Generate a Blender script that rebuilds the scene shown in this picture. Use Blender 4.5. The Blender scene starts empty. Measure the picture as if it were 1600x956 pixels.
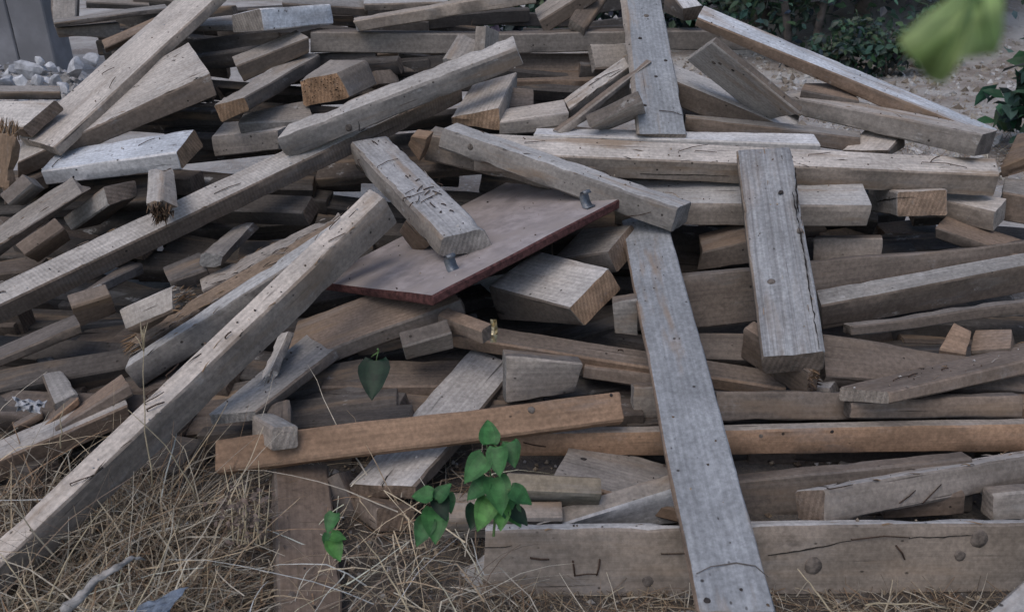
import bpy, math, random, json
from mathutils import Vector, Matrix, noise

# ------------------------------------------------------------------ camera, light, exposure
S = bpy.context.scene
COL = S.collection
PITCH = math.atan(578.0 / 1250.0)
CAM_H = 1.3
cam_d = bpy.data.cameras.new("camera")
cam_d.sensor_width = 36.0
cam_d.lens = 28.125
cam_d.clip_start = 0.02
cam_d.clip_end = 400.0
cam = bpy.data.objects.new("camera", cam_d)
COL.objects.link(cam)
cam.location = (0, 0, CAM_H)
cam.rotation_euler = (math.pi / 2 - PITCH, 0, 0)
cam_d.dof.use_dof = True
cam_d.dof.focus_distance = 2.5
cam_d.dof.aperture_fstop = 8.0
S.camera = cam

SUN_EL = math.radians(60)
SUN_ROT = math.radians(-142)
world = bpy.data.worlds.new("World")
S.world = world
world.use_nodes = True
wn = world.node_tree
for n in list(wn.nodes):
    wn.nodes.remove(n)
sky = wn.nodes.new("ShaderNodeTexSky")
sky.sky_type = 'NISHITA'
sky.sun_disc = False
sky.sun_elevation = SUN_EL
sky.sun_rotation = SUN_ROT
sky.air_density = 1.0
sky.dust_density = 2.5
bg = wn.nodes.new("ShaderNodeBackground")
bg.inputs[1].default_value = 0.14
wo = wn.nodes.new("ShaderNodeOutputWorld")
wn.links.new(sky.outputs[0], bg.inputs[0])
wn.links.new(bg.outputs[0], wo.inputs[0])
sun_d = bpy.data.lights.new("sun", 'SUN')
sun_d.energy = 0.62
sun_d.angle = math.radians(40)
sun_d.color = (1.0, 0.975, 0.955)
sun = bpy.data.objects.new("sun", sun_d)
COL.objects.link(sun)
sd = Vector((math.sin(SUN_ROT) * math.cos(SUN_EL), math.cos(SUN_ROT) * math.cos(SUN_EL), math.sin(SUN_EL)))
sun.rotation_euler = sd.to_track_quat('Z', 'Y').to_euler()
sun.location = (0, 0, 20)
S.view_settings.view_transform = 'Standard'
S.view_settings.look = 'None'
S.view_settings.exposure = 0.15
S.view_settings.gamma = 1.0

rng = random.Random(7)
FW = Vector((0, math.cos(PITCH), -math.sin(PITCH)))
UP = Vector((0, math.sin(PITCH), math.cos(PITCH)))


def at(x, y, z):
    """world point seen at photo pixel (x, y) at distance z along the view axis"""
    return Vector((0, 0, CAM_H)) + (Vector((1, 0, 0)) * ((x - 800) / 1250) - UP * ((y - 478) / 1250) + FW) * z


def on_ground(x, y, h=0.0):
    r = Vector((1, 0, 0)) * ((x - 800) / 1250) - UP * ((y - 478) / 1250) + FW
    return Vector((0, 0, CAM_H)) + r * ((h - CAM_H) / r.z)


# ------------------------------------------------------------------ materials
class NT:
    def __init__(self, name):
        self.m = bpy.data.materials.new(name)
        self.m.use_nodes = True
        self.t = self.m.node_tree
        self.b = self.t.nodes["Principled BSDF"]
        self.b.inputs["Roughness"].default_value = 0.85
        self.b.inputs["Specular IOR Level"].default_value = 0.25

    def n(self, typ, **kw):
        nd = self.t.nodes.new(typ)
        for k, v in kw.items():
            if k.startswith("i_"):
                nd.inputs[int(k[2:])].default_value = v
            else:
                setattr(nd, k, v)
        return nd

    def l(self, a, b):
        self.t.links.new(a, b)

    def math(self, op, a, b=None, clamp=False):
        nd = self.n("ShaderNodeMath", operation=op)
        nd.use_clamp = clamp
        for i, v in enumerate((a, b)):
            if v is None:
                continue
            if isinstance(v, (int, float)):
                nd.inputs[i].default_value = v
            else:
                self.l(v, nd.inputs[i])
        return nd.outputs[0]

    def ramp(self, fac, lo, hi, a=0.0, b=1.0):
        nd = self.n("ShaderNodeMapRange")
        nd.clamp = True
        nd.interpolation_type = 'SMOOTHSTEP'
        self.l(fac, nd.inputs[0])
        for i, v in enumerate((lo, hi, a, b)):
            nd.inputs[i + 1].default_value = v
        return nd.outputs[0]

    def noise(self, vec, scale=1.0, detail=4.0, rough=0.55, dist=0.0):
        nd = self.n("ShaderNodeTexNoise")
        self.l(vec, nd.inputs["Vector"])
        nd.inputs["Scale"].default_value = scale
        nd.inputs["Detail"].default_value = detail
        nd.inputs["Roughness"].default_value = rough
        nd.inputs["Distortion"].default_value = dist
        return nd.outputs[0]

    def mapv(self, vec, sc):
        nd = self.n("ShaderNodeVectorMath", operation='MULTIPLY')
        self.l(vec, nd.inputs[0])
        nd.inputs[1].default_value = sc
        return nd.outputs[0]

    def mix(self, fac, a, b, blend='MIX'):
        nd = self.n("ShaderNodeMix", data_type='RGBA', blend_type=blend)
        if isinstance(fac, (int, float)):
            nd.inputs[0].default_value = fac
        else:
            self.l(fac, nd.inputs[0])
        for i, v in ((6, a), (7, b)):
            if isinstance(v, tuple):
                nd.inputs[i].default_value = v + (1.0,) if len(v) == 3 else v
            else:
                self.l(v, nd.inputs[i])
        return nd.outputs[2]

    def bump(self, h, strength=0.4, dist=0.004):
        nd = self.n("ShaderNodeBump")
        nd.inputs["Strength"].default_value = strength
        nd.inputs["Distance"].default_value = dist
        self.l(h, nd.inputs["Height"])
        self.l(nd.outputs[0], self.b.inputs["Normal"])


def objcoord(N):
    tc = N.n("ShaderNodeTexCoord")
    oi = N.n("ShaderNodeObjectInfo")
    cx = N.n("ShaderNodeCombineXYZ")
    r = N.math('MULTIPLY', oi.outputs["Random"], 61.0)
    N.l(r, cx.inputs[0])
    N.l(N.math('MULTIPLY', r, 1.7), cx.inputs[1])
    N.l(N.math('MULTIPLY', r, 0.6), cx.inputs[2])
    ad = N.n("ShaderNodeVectorMath", operation='ADD')
    N.l(tc.outputs["Object"], ad.inputs[0])
    N.l(cx.outputs[0], ad.inputs[1])
    return ad.outputs[0], tc.outputs["Object"]


def wood_material(name, saw=False, open_grain=False, cement=0.5, spots=0.5):
    N = NT(name)
    v, raw = objcoord(N)
    rnd = N.n("ShaderNodeObjectInfo").outputs["Random"]
    r2 = N.math('FRACT', N.math('MULTIPLY', rnd, 17.31))
    r3 = N.math('FRACT', N.math('MULTIPLY', rnd, 53.77))
    at_ = N.n("ShaderNodeAttribute", attribute_name="wood_tint")
    col = at_.outputs["Color"]
    fine = N.noise(N.mapv(v, (4.0, 270.0, 270.0)), 1.0, 5.0, 0.65)
    coarse = N.noise(N.mapv(v, (1.6, 75.0, 75.0)), 1.0, 4.0, 0.55, 0.6)
    # growth ring bands, strongly stretched along the board
    wv = N.n("ShaderNodeTexWave", wave_type='RINGS', rings_direction='X')
    N.l(N.mapv(v, (0.55, 9.0, 9.0)), wv.inputs["Vector"])
    wv.inputs["Scale"].default_value = 2.2
    wv.inputs["Distortion"].default_value = 5.0
    wv.inputs["Detail"].default_value = 3.0
    wv.inputs["Detail Scale"].default_value = 0.8
    blotch = N.noise(N.mapv(v, (5.0, 9.0, 9.0)), 1.0, 5.0, 0.6)
    mott = N.noise(v, 75.0, 6.0, 0.7)
    f1 = N.ramp(fine, 0.3, 0.72, 0.92, 1.05)
    f2 = N.ramp(coarse, 0.3, 0.7, 0.94, 1.05)
    f3 = N.ramp(wv.outputs[1], 0.0, 1.0, 0.93, 1.03)
    f4 = N.ramp(blotch, 0.3, 0.7, 0.78, 1.14)
    f5 = N.ramp(mott, 0.3, 0.72, 0.74, 1.16)
    k = N.math('MULTIPLY', N.math('MULTIPLY', N.math('MULTIPLY', f1, f2), N.math('MULTIPLY', f3, f4)), f5)
    cc = N.n("ShaderNodeCombineColor")
    for i in range(3):
        N.l(k, cc.inputs[i])
    c = N.mix(1.0, col, cc.outputs[0], 'MULTIPLY')
    # warm raw wood showing through worn places
    worn = N.ramp(N.noise(N.mapv(v, (2.2, 15.0, 15.0)), 1.0, 6.0, 0.6), 0.52, 0.70, 0.0, 0.5)
    worn = N.math('MULTIPLY', worn, N.ramp(r3, 0.9, 0.1, 0.3, 1.5), True)
    c = N.mix(worn, c, (0.25, 0.175, 0.115))
    # grey silvering
    silv = N.ramp(N.noise(N.mapv(v, (1.6, 7.0, 7.0)), 1.3, 6.0, 0.65), 0.55, 0.72, 0.0, 0.30)
    c = N.mix(silv, c, (0.27, 0.265, 0.265))
    # dried cement and dust
    cem = N.ramp(N.noise(N.mapv(v, (10.0, 16.0, 16.0)), 1.0, 8.0, 0.72), 0.58, 0.72, 0.0, cement)
    cem = N.math('MULTIPLY', cem, N.ramp(r2, 0.1, 0.9, 0.25, 1.7), True)
    c = N.mix(cem, c, (0.47, 0.46, 0.445))
    # dirt stains
    dirt = N.ramp(N.noise(N.mapv(v, (6.0, 11.0, 11.0)), 1.7, 7.0, 0.7), 0.60, 0.75, 0.0, 0.55)
    dirt = N.math('MULTIPLY', dirt, N.ramp(r3, 0.1, 0.9, 0.3, 1.6), True)
    c = N.mix(dirt, c, (0.085, 0.068, 0.055))
    # nail holes and specks
    vo = N.n("ShaderNodeTexVoronoi")
    N.l(N.mapv(v, (1.0, 1.0, 1.0)), vo.inputs["Vector"])
    vo.inputs["Scale"].default_value = 24.0
    sp = N.n("ShaderNodeSeparateColor")
    N.l(vo.outputs["Color"], sp.inputs[0])
    hole = N.math('MULTIPLY', N.ramp(vo.outputs["Distance"], 0.07, 0.13, 1.0, 0.0), N.math('GREATER_THAN', sp.outputs[0], 1.0 - 0.34 * spots))
    # drying checks along the grain
    chk = N.noise(N.mapv(v, (2.0, 85.0, 85.0)), 1.0, 2.0, 0.5, 0.4)
    gate = N.ramp(N.noise(N.mapv(v, (3.0, 12.0, 12.0)), 1.0, 2.0), 0.50, 0.62, 0.0, 1.0)
    chk = N.math('MULTIPLY', N.ramp(chk, 0.66, 0.72, 0.0, 1.0), gate)
    vo2 = N.n("ShaderNodeTexVoronoi")
    N.l(N.mapv(v, (0.6, 1.0, 1.0)), vo2.inputs["Vector"])
    vo2.inputs["Scale"].default_value = 75.0
    sp2 = N.n("ShaderNodeSeparateColor")
    N.l(vo2.outputs["Color"], sp2.inputs[0])
    speck = N.math('MULTIPLY', N.ramp(vo2.outputs["Distance"], 0.10, 0.26, 0.9, 0.0), N.math('GREATER_THAN', sp2.outputs[1], 1.0 - 0.16 * spots))
    speck = N.math('MULTIPLY', speck, N.ramp(N.noise(v, 7.0, 2.0), 0.42, 0.6, 0.1, 1.0))
    hole = N.math('MAXIMUM', hole, speck)
    dark = N.math('MAXIMUM', hole, N.math('MULTIPLY', chk, 0.85))
    c = N.mix(N.math('MULTIPLY', dark, 0.9), c, (0.03, 0.024, 0.02))
    h = N.math('ADD', N.math('MULTIPLY', fine, 0.45), N.math('MULTIPLY', coarse, 0.5))
    h = N.math('ADD', h, N.math('MULTIPLY', mott, 0.35))
    h = N.math('SUBTRACT', h, N.math('MULTIPLY', dark, 0.9))
    h = N.math('ADD', h, N.math('MULTIPLY', cem, 0.5))
    if saw:
        sx = N.n("ShaderNodeSeparateXYZ")
        N.l(raw, sx.inputs[0])
        wob = N.math('MULTIPLY', N.noise(v, 9.0, 3.0), 0.02)
        ph = N.math('ADD', N.math('ADD', sx.outputs[0], wob), N.math('MULTIPLY', sx.outputs[1], 0.25))
        s = N.math('SINE', N.math('MULTIPLY', ph, 2 * math.pi / 0.0125))
        s = N.math('MULTIPLY', s, N.ramp(N.noise(v, 7.0, 3.0), 0.35, 0.6, 0.25, 1.0))
        c2 = N.n("ShaderNodeCombineColor")
        kk = N.math('MULTIPLY_ADD', s, 0.10)
        kk.node.inputs[2].default_value = 1.0
        for i in range(3):
            N.l(kk, c2.inputs[i])
        c = N.mix(1.0, c, c2.outputs[0], 'MULTIPLY')
        h = N.math('ADD', h, N.math('MULTIPLY', s, 0.5))
    if open_grain:
        og = N.noise(N.mapv(v, (1.3, 120.0, 120.0)), 1.0, 3.0, 0.6, 0.3)
        og = N.ramp(og, 0.40, 0.62, 0.0, 1.0)
        c = N.mix(N.math('MULTIPLY', og, 0.5), c, N.mix(1.0, c, (0.5, 0.47, 0.46), 'MULTIPLY'))
        h = N.math('SUBTRACT', h, N.math('MULTIPLY', og, 0.7))
    N.l(c, N.b.inputs["Base Color"])
    N.bump(h, 0.45, 0.0022)
    return N.m


def end_material(name):
    N = NT(name)
    v, raw = objcoord(N)
    at_ = N.n("ShaderNodeAttribute", attribute_name="wood_tint")
    wv = N.n("ShaderNodeTexWave", wave_type='RINGS', rings_direction='X')
    N.l(N.mapv(v, (1.0, 13.0, 13.0)), wv.inputs["Vector"])
    wv.inputs["Scale"].default_value = 1.6
    wv.inputs["Distortion"].default_value = 2.0
    wv.inputs["Detail"].default_value = 3.0
    fine = N.noise(v, 190.0, 4.0, 0.7)
    blot = N.noise(v, 22.0, 5.0, 0.6)
    k = N.math('MULTIPLY', N.ramp(wv.outputs[1], 0, 1, 0.84, 1.08), N.math('MULTIPLY', N.ramp(fine, 0.3, 0.7, 0.75, 1.15), N.ramp(blot, 0.3, 0.7, 0.65, 1.15)))
    cc = N.n("ShaderNodeCombineColor")
    for i in range(3):
        N.l(k, cc.inputs[i])
    c = N.mix(1.0, at_.outputs["Color"], cc.outputs[0], 'MULTIPLY')
    c = N.mix(N.ramp(N.noise(v, 30.0, 6.0, 0.7), 0.55, 0.75, 0.0, 0.5), c, (0.24, 0.225, 0.21))
    c = N.mix(N.ramp(N.noise(v, 38.0, 6.0, 0.7), 0.62, 0.74, 0.0, 0.7), c, (0.05, 0.038, 0.03))
    N.l(c, N.b.inputs["Base Color"])
    N.bump(N.math('ADD', fine, blot), 0.7, 0.004)
    return N.m


def flat_material(name, colour, rough=0.8, metal=0.0, var=0.25, scale=30.0, bump=0.3, spec=0.25, trans=0.0, attr=None, vary=None):
    N = NT(name)
    v, raw = objcoord(N)
    n1 = N.noise(v, scale, 6.0, 0.65)
    k = N.ramp(n1, 0.3, 0.7, 1.0 - var, 1.0 + var)
    cc = N.n("ShaderNodeCombineColor")
    for i in range(3):
        N.l(k, cc.inputs[i])
    if attr:
        base = N.n("ShaderNodeAttribute", attribute_name=attr).outputs["Color"]
    else:
        rgb = N.n("ShaderNodeRGB")
        rgb.outputs[0].default_value = colour + (1.0,)
        base = rgb.outputs[0]
    c = N.mix(1.0, base, cc.outputs[0], 'MULTIPLY')
    if vary:
        c = N.mix(N.ramp(N.noise(v, scale * 0.23, 6.0, 0.65), 0.42, 0.62, 0.0, 1.0), c, vary)
    N.l(c, N.b.inputs["Base Color"])
    N.b.inputs["Roughness"].default_value = rough
    N.b.inputs["Metallic"].default_value = metal
    N.b.inputs["Specular IOR Level"].default_value = spec
    if bump:
        N.bump(n1, bump, 0.006)
    if trans:
        tr = N.n("ShaderNodeBsdfTranslucent")
        N.l(c, tr.inputs["Color"])
        mx = N.n("ShaderNodeMixShader")
        mx.inputs[0].default_value = trans
        N.l(N.b.outputs[0], mx.inputs[1])
        N.l(tr.outputs[0], mx.inputs[2])
        N.l(mx.outputs[0], N.t.nodes["Material Output"].inputs["Surface"])
    return N.m


M = {}
M['wood'] = wood_material("weathered_wood")
M['saw'] = wood_material("saw_marked_wood", saw=True)
M['open'] = wood_material("open_grain_wood", open_grain=True, cement=0.2)
M['smooth'] = wood_material("smooth_grey_wood", cement=0.25, spots=0.8)
M['fresh'] = wood_material("fresh_wood", cement=0.12, spots=0.25)
M['ply'] = flat_material("dusty_plywood", (0.36, 0.31, 0.28), 0.75, 0, 0.24, 16.0, 0.2, attr="wood_tint", vary=(0.30, 0.258, 0.238))
M['ply_edge'] = flat_material("red_ply_edge", (0.12, 0.05, 0.04), 0.8, 0, 0.5, 60.0, 0.4, attr="wood_tint")
M['end'] = end_material("end_grain")
M['iron'] = flat_material("rusty_iron", (0.06, 0.038, 0.028), 0.75, 0.3, 0.4, 90.0)
M['crack'] = flat_material("crack_shadow_wood", (0.022, 0.018, 0.015), 0.95, 0, 0.3, 90.0, 0)
M['knot'] = flat_material("knot_wood", (0.125, 0.105, 0.09), 0.85, 0, 0.5, 55.0, 0.4)
M['hole'] = flat_material("nail_hole", (0.04, 0.034, 0.032), 0.95, 0, 0.3, 90.0, 0)
M['steel'] = flat_material("dull_steel", (0.16, 0.17, 0.185), 0.5, 0.55, 0.3, 60.0, 0.2, 0.5)
M['foil'] = flat_material("gold_foil", (0.42, 0.36, 0.23), 0.35, 0.8, 0.3, 60.0, 0.5, 0.5)
M['plastic'] = flat_material("white_plastic", (0.55, 0.55, 0.56), 0.5, 0, 0.15, 40.0, 0.2, 0.4)
M['cloth'] = flat_material("blue_grey_cloth", (0.14, 0.165, 0.205), 0.9, 0, 0.3, 60.0, 0.5)
M['concrete'] = flat_material("concrete", (0.20, 0.20, 0.212), 0.9, 0, 0.22, 3.0, 0.25, 0.2, vary=(0.155, 0.155, 0.162))
M['rubble'] = flat_material("broken_concrete", (0.38, 0.38, 0.39), 0.9, 0, 0.35, 14.0, 0.6)
M['brick'] = flat_material("brick_stone", (0.20, 0.105, 0.075), 0.9, 0, 0.35, 18.0, 0.6)
M['leaf'] = flat_material("seedling_leaf", (0.055, 0.19, 0.05), 0.5, 0, 0.3, 40.0, 0.15, 0.35, 0.3, attr="leaf_tint")
M['stem'] = flat_material("green_stem", (0.10, 0.17, 0.06), 0.6)
M['bark'] = flat_material("bark", (0.11, 0.095, 0.085), 0.9, 0, 0.4, 12.0, 0.6)
M['foliage'] = flat_material("foliage", (0.05, 0.08, 0.05), 0.6, 0, 0.3, 6.0, 0, 0.3, 0.25, attr="leaf_tint")
M['straw'] = flat_material("straw", (0.3, 0.24, 0.15), 0.8, 0, 0.25, 30.0, 0, 0.2, 0.15, attr="leaf_tint")
M['gravel'] = flat_material("gravel_stone", (0.3, 0.28, 0.26), 0.9, 0, 0.35, 9.0, 0.4, attr="leaf_tint")


def ground_material():
    N = NT("dry_soil")
    g = N.n("ShaderNodeNewGeometry")
    p = g.outputs["Position"]
    n1 = N.noise(p, 1.3, 7.0, 0.65)
    n2 = N.noise(p, 22.0, 7.0, 0.7)
    n3 = N.noise(p, 110.0, 4.0, 0.7)
    c = N.mix(N.ramp(n1, 0.38, 0.62), (0.27, 0.23, 0.20), (0.46, 0.435, 0.41))
    c = N.mix(N.ramp(n2, 0.5, 0.7, 0, 0.7), c, (0.55, 0.535, 0.52))
    c = N.mix(N.ramp(n2, 0.28, 0.42, 0.7, 0.0), c, (0.085, 0.065, 0.05))
    # near strip darkened: shade under pile and straw put into the soil colour
    sx = N.n("ShaderNodeSeparateXYZ")
    N.l(p, sx.inputs[0])
    near = N.ramp(sx.outputs[1], 2.2, 3.2, 1.0, 0.0)
    c = N.mix(N.math('MULTIPLY', near, 0.8), c, N.mix(N.ramp(n3, 0.35, 0.65), (0.028, 0.022, 0.017), (0.085, 0.064, 0.045)))
    N.l(c, N.b.inputs["Base Color"])
    N.b.inputs["Roughness"].default_value = 0.95
    N.bump(N.math('ADD', N.math('MULTIPLY', n2, 1.0), N.math('MULTIPLY', n3, 0.4)), 0.8, 0.03)
    return N.m


M['ground'] = ground_material()


# ------------------------------------------------------------------ helpers
def link(name, me, parent=None, mat=None):
    o = bpy.data.objects.new(name, me)
    COL.objects.link(o)
    if parent:
        o.parent = parent
    if mat:
        me.materials.append(mat)
    return o


def tag(o, label=None, cat=None, group=None, kind=None):
    if label:
        o["label"] = label
    if cat:
        o["category"] = cat
    if group:
        o["group"] = group
    if kind:
        o["kind"] = kind
    return o


def mesh(name, verts, faces, smooth=False, colours=None, attr="leaf_tint", mats=None):
    me = bpy.data.meshes.new(name)
    me.from_pydata([tuple(v) for v in verts], [], faces)
    if smooth:
        me.polygons.foreach_set("use_smooth", [True] * len(me.polygons))
    if mats:
        me.polygons.foreach_set("material_index", mats)
    if colours:                                   # one colour per face
        ca = me.color_attributes.new(attr, 'FLOAT_COLOR', 'CORNER')
        buf = []
        for p, c in zip(me.polygons, colours):
            buf += list(c) * p.loop_total
        ca.data.foreach_set("color", buf)
    me.update()
    return me


def tube(verts, faces, pts, radii, n=6, cap=True):
    base = len(verts)
    pts = [Vector(p) for p in pts]
    for i, p in enumerate(pts):
        d = (pts[min(i + 1, len(pts) - 1)] - pts[max(i - 1, 0)]).normalized()
        a = d.orthogonal().normalized() if i == 0 else (pa - d * pa.dot(d)).normalized()
        pa = a
        b = d.cross(a)
        for k in range(n):
            t = 2 * math.pi * k / n
            verts.append(p + (a * math.cos(t) + b * math.sin(t)) * radii[i])
    for i in range(len(pts) - 1):
        for k in range(n):
            k2 = (k + 1) % n
            faces.append((base + i * n + k, base + i * n + k2, base + (i + 1) * n + k2, base + (i + 1) * n + k))
    if cap:
        faces.append(tuple(base + k for k in reversed(range(n))))
        faces.append(tuple(base + (len(pts) - 1) * n + k for k in range(n)))


# ------------------------------------------------------------------ timbers
TINT = dict(
    h=(0.285, 0.245, 0.208),
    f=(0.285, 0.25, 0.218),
    w=(0.66, 0.66, 0.67), p=(0.485, 0.45, 0.415), g=(0.31, 0.28, 0.25), s=(0.43, 0.415, 0.40), n=(0.45, 0.44, 0.435),
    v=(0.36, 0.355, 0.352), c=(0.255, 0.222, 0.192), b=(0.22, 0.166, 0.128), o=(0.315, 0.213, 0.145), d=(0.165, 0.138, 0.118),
    e=(0.37, 0.235, 0.145), r=(0.225, 0.16, 0.11), y=(0.235, 0.20, 0.15), x=(0.32, 0.272, 0.255), m=(0.085, 0.036, 0.033))
CORNERS = ((0, 0, 0), (1, 0, 0), (0, 1, 0), (1, 1, 0), (0, 0, 1), (1, 0, 1), (0, 1, 1), (1, 1, 1))


def board_mesh(name, V, cols, seed, rotten=False, roundness=None, mats=('wood', 'end'), step=0.035, amp=0.0011, chip=0.012, bowed=True):
    V = [Vector(v) for v in V]
    L = ((V[1] - V[0]).length + (V[3] - V[2]).length + (V[5] - V[4]).length) / 3
    W = ((V[2] - V[0]).length + (V[3] - V[1]).length) / 2
    T = ((V[4] - V[0]).length + (V[5] - V[1]).length) / 2
    r = roundness if roundness else min(0.0055, 0.22 * min(W, T))
    rw, rt = min(0.45, r / W), min(0.45, r / T)

    def P(l, w, t):
        q = Vector((0, 0, 0))
        for (a, b, c), v in zip(CORNERS, V):
            q += v * ((l if a else 1 - l) * (w if b else 1 - w) * (t if c else 1 - t))
        return q
    nw = max(2, min(6, int(W / 0.028)))
    nt = max(1, min(4, int(T / 0.028)))
    loop, fc = [], []                       # (w, t, is_corner), colour of the face from this point to the next
    def side(pts, colour):
        for i, q in enumerate(pts):
            loop.append(q + (i in (0, len(pts) - 1),))
            fc.append(colour)
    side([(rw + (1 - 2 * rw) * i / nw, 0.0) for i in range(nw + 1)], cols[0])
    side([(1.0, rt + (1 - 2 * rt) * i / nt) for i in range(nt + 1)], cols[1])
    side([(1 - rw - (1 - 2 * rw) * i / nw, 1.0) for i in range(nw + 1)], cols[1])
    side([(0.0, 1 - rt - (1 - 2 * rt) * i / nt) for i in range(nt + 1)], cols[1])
    n = len(loop)
    ns = max(4, min(60, int(L / step)))
    e = min(0.2, 0.004 / L)
    ls = [0.0] + [e + (1 - 2 * e) * i / ns for i in range(ns + 1)] + [1.0]
    verts, faces, colours, mi = [], [], [], []
    sv = Vector((seed * 3.17, seed * 1.31, seed * 7.7))
    ph = seed * 1.9
    jag = 0.03 if rotten else 0.0035
    axis = (V[1] - V[0]).normalized()
    aw, atk = (V[2] - V[0]).normalized(), (V[4] - V[0]).normalized()
    bow = 0.011 * min(1.0, max(0.0, L - 0.3)) if bowed else 0.0015
    for si, l in enumerate(ls):
        bend = (aw * noise.noise(Vector((l * 2.2, seed * 3.3, 0))) + atk * noise.noise(Vector((l * 2.2, seed * 3.3, 9)))) * bow * 2 * math.sin(math.pi * l)
        c = P(l, 0.5, 0.5)
        end = si in (0, len(ls) - 1)
        for (w, t, cor) in loop:
            q = P(l, w, t)
            d = (q - c)
            if end:
                q = q - d.normalized() * 0.0022
            d = d.normalized()
            s = Vector((q.x * 3.0, q.y * 22.0, q.z * 22.0)) + sv
            q = q + d * (amp * 2.0 * noise.noise(s) + amp * noise.noise(s * 4.0))
            if cor:
                k = noise.noise(Vector((q.x * 13.0, w * 3.0, t * 3.0)) + sv)
                k2 = noise.noise(Vector((q.x * 45.0, w * 3.0, t * 3.0)) + sv)
                if k > 0.2:
                    q = q - d * (k - 0.2) * chip
                if k2 > 0.3:
                    q = q - d * (k2 - 0.3) * chip * 0.5
            near = min(l, 1 - l) * L
            if near < jag * 1.5:
                f = 1 - near / (jag * 1.5)
                sg = 1 if l < 0.5 else -1
                q = q + axis * sg * f * jag * (0.5 + noise.noise(Vector((w * 7, t * 7 * T / W, l * 2)) + sv) + (0.6 * noise.noise(Vector((w * 26, t * 26 * T / W, l)) + sv) if rotten else 0))
            verts.append(q + bend)
    for si in range(len(ls) - 1):
        for k in range(n):
            k2 = (k + 1) % n
            faces.append((si * n + k, si * n + k2, (si + 1) * n + k2, (si + 1) * n + k))
            colours.append(tuple(fc[k]) + (1,))
            mi.append(1 if mats[0] == 'ply' and k > nw else 0)
    for si, sg in ((0, 1), (len(ls) - 1, -1)):
        ring = [si * n + k for k in range(n)]
        c = P(ls[si], 0.5, 0.5)
        inner = []
        for k in ring:
            inner.append(len(verts))
            q = c.lerp(verts[k], 0.55)
            q = q + axis * sg * (noise.noise(q * 45 + sv) * (0.012 if rotten else 0.0016))
            verts.append(q)
        ci = len(verts)
        verts.append(c + axis * sg * (0.01 if rotten else 0.001))
        for k in range(n):
            k2 = (k + 1) % n
            a = [(ring[k], inner[k], inner[k2], ring[k2]), (inner[k], ci, inner[k2])]
            for f in a:
                faces.append(f if si == 0 else tuple(reversed(f)))
                colours.append(tuple(cols[2]) + (1,))
                mi.append(1)
    me = mesh(name, verts, faces, True, colours, "wood_tint", mi)
    # make normals point outward whatever the handedness of the corner order
    vol = (V[1] - V[0]).cross(V[2] - V[0]).dot(V[4] - V[0])
    if vol > 0:
        me.flip_normals()
    me.set_sharp_from_angle(angle=math.radians(38))
    for m in mats:
        me.materials.append(M[m])
    return me


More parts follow.
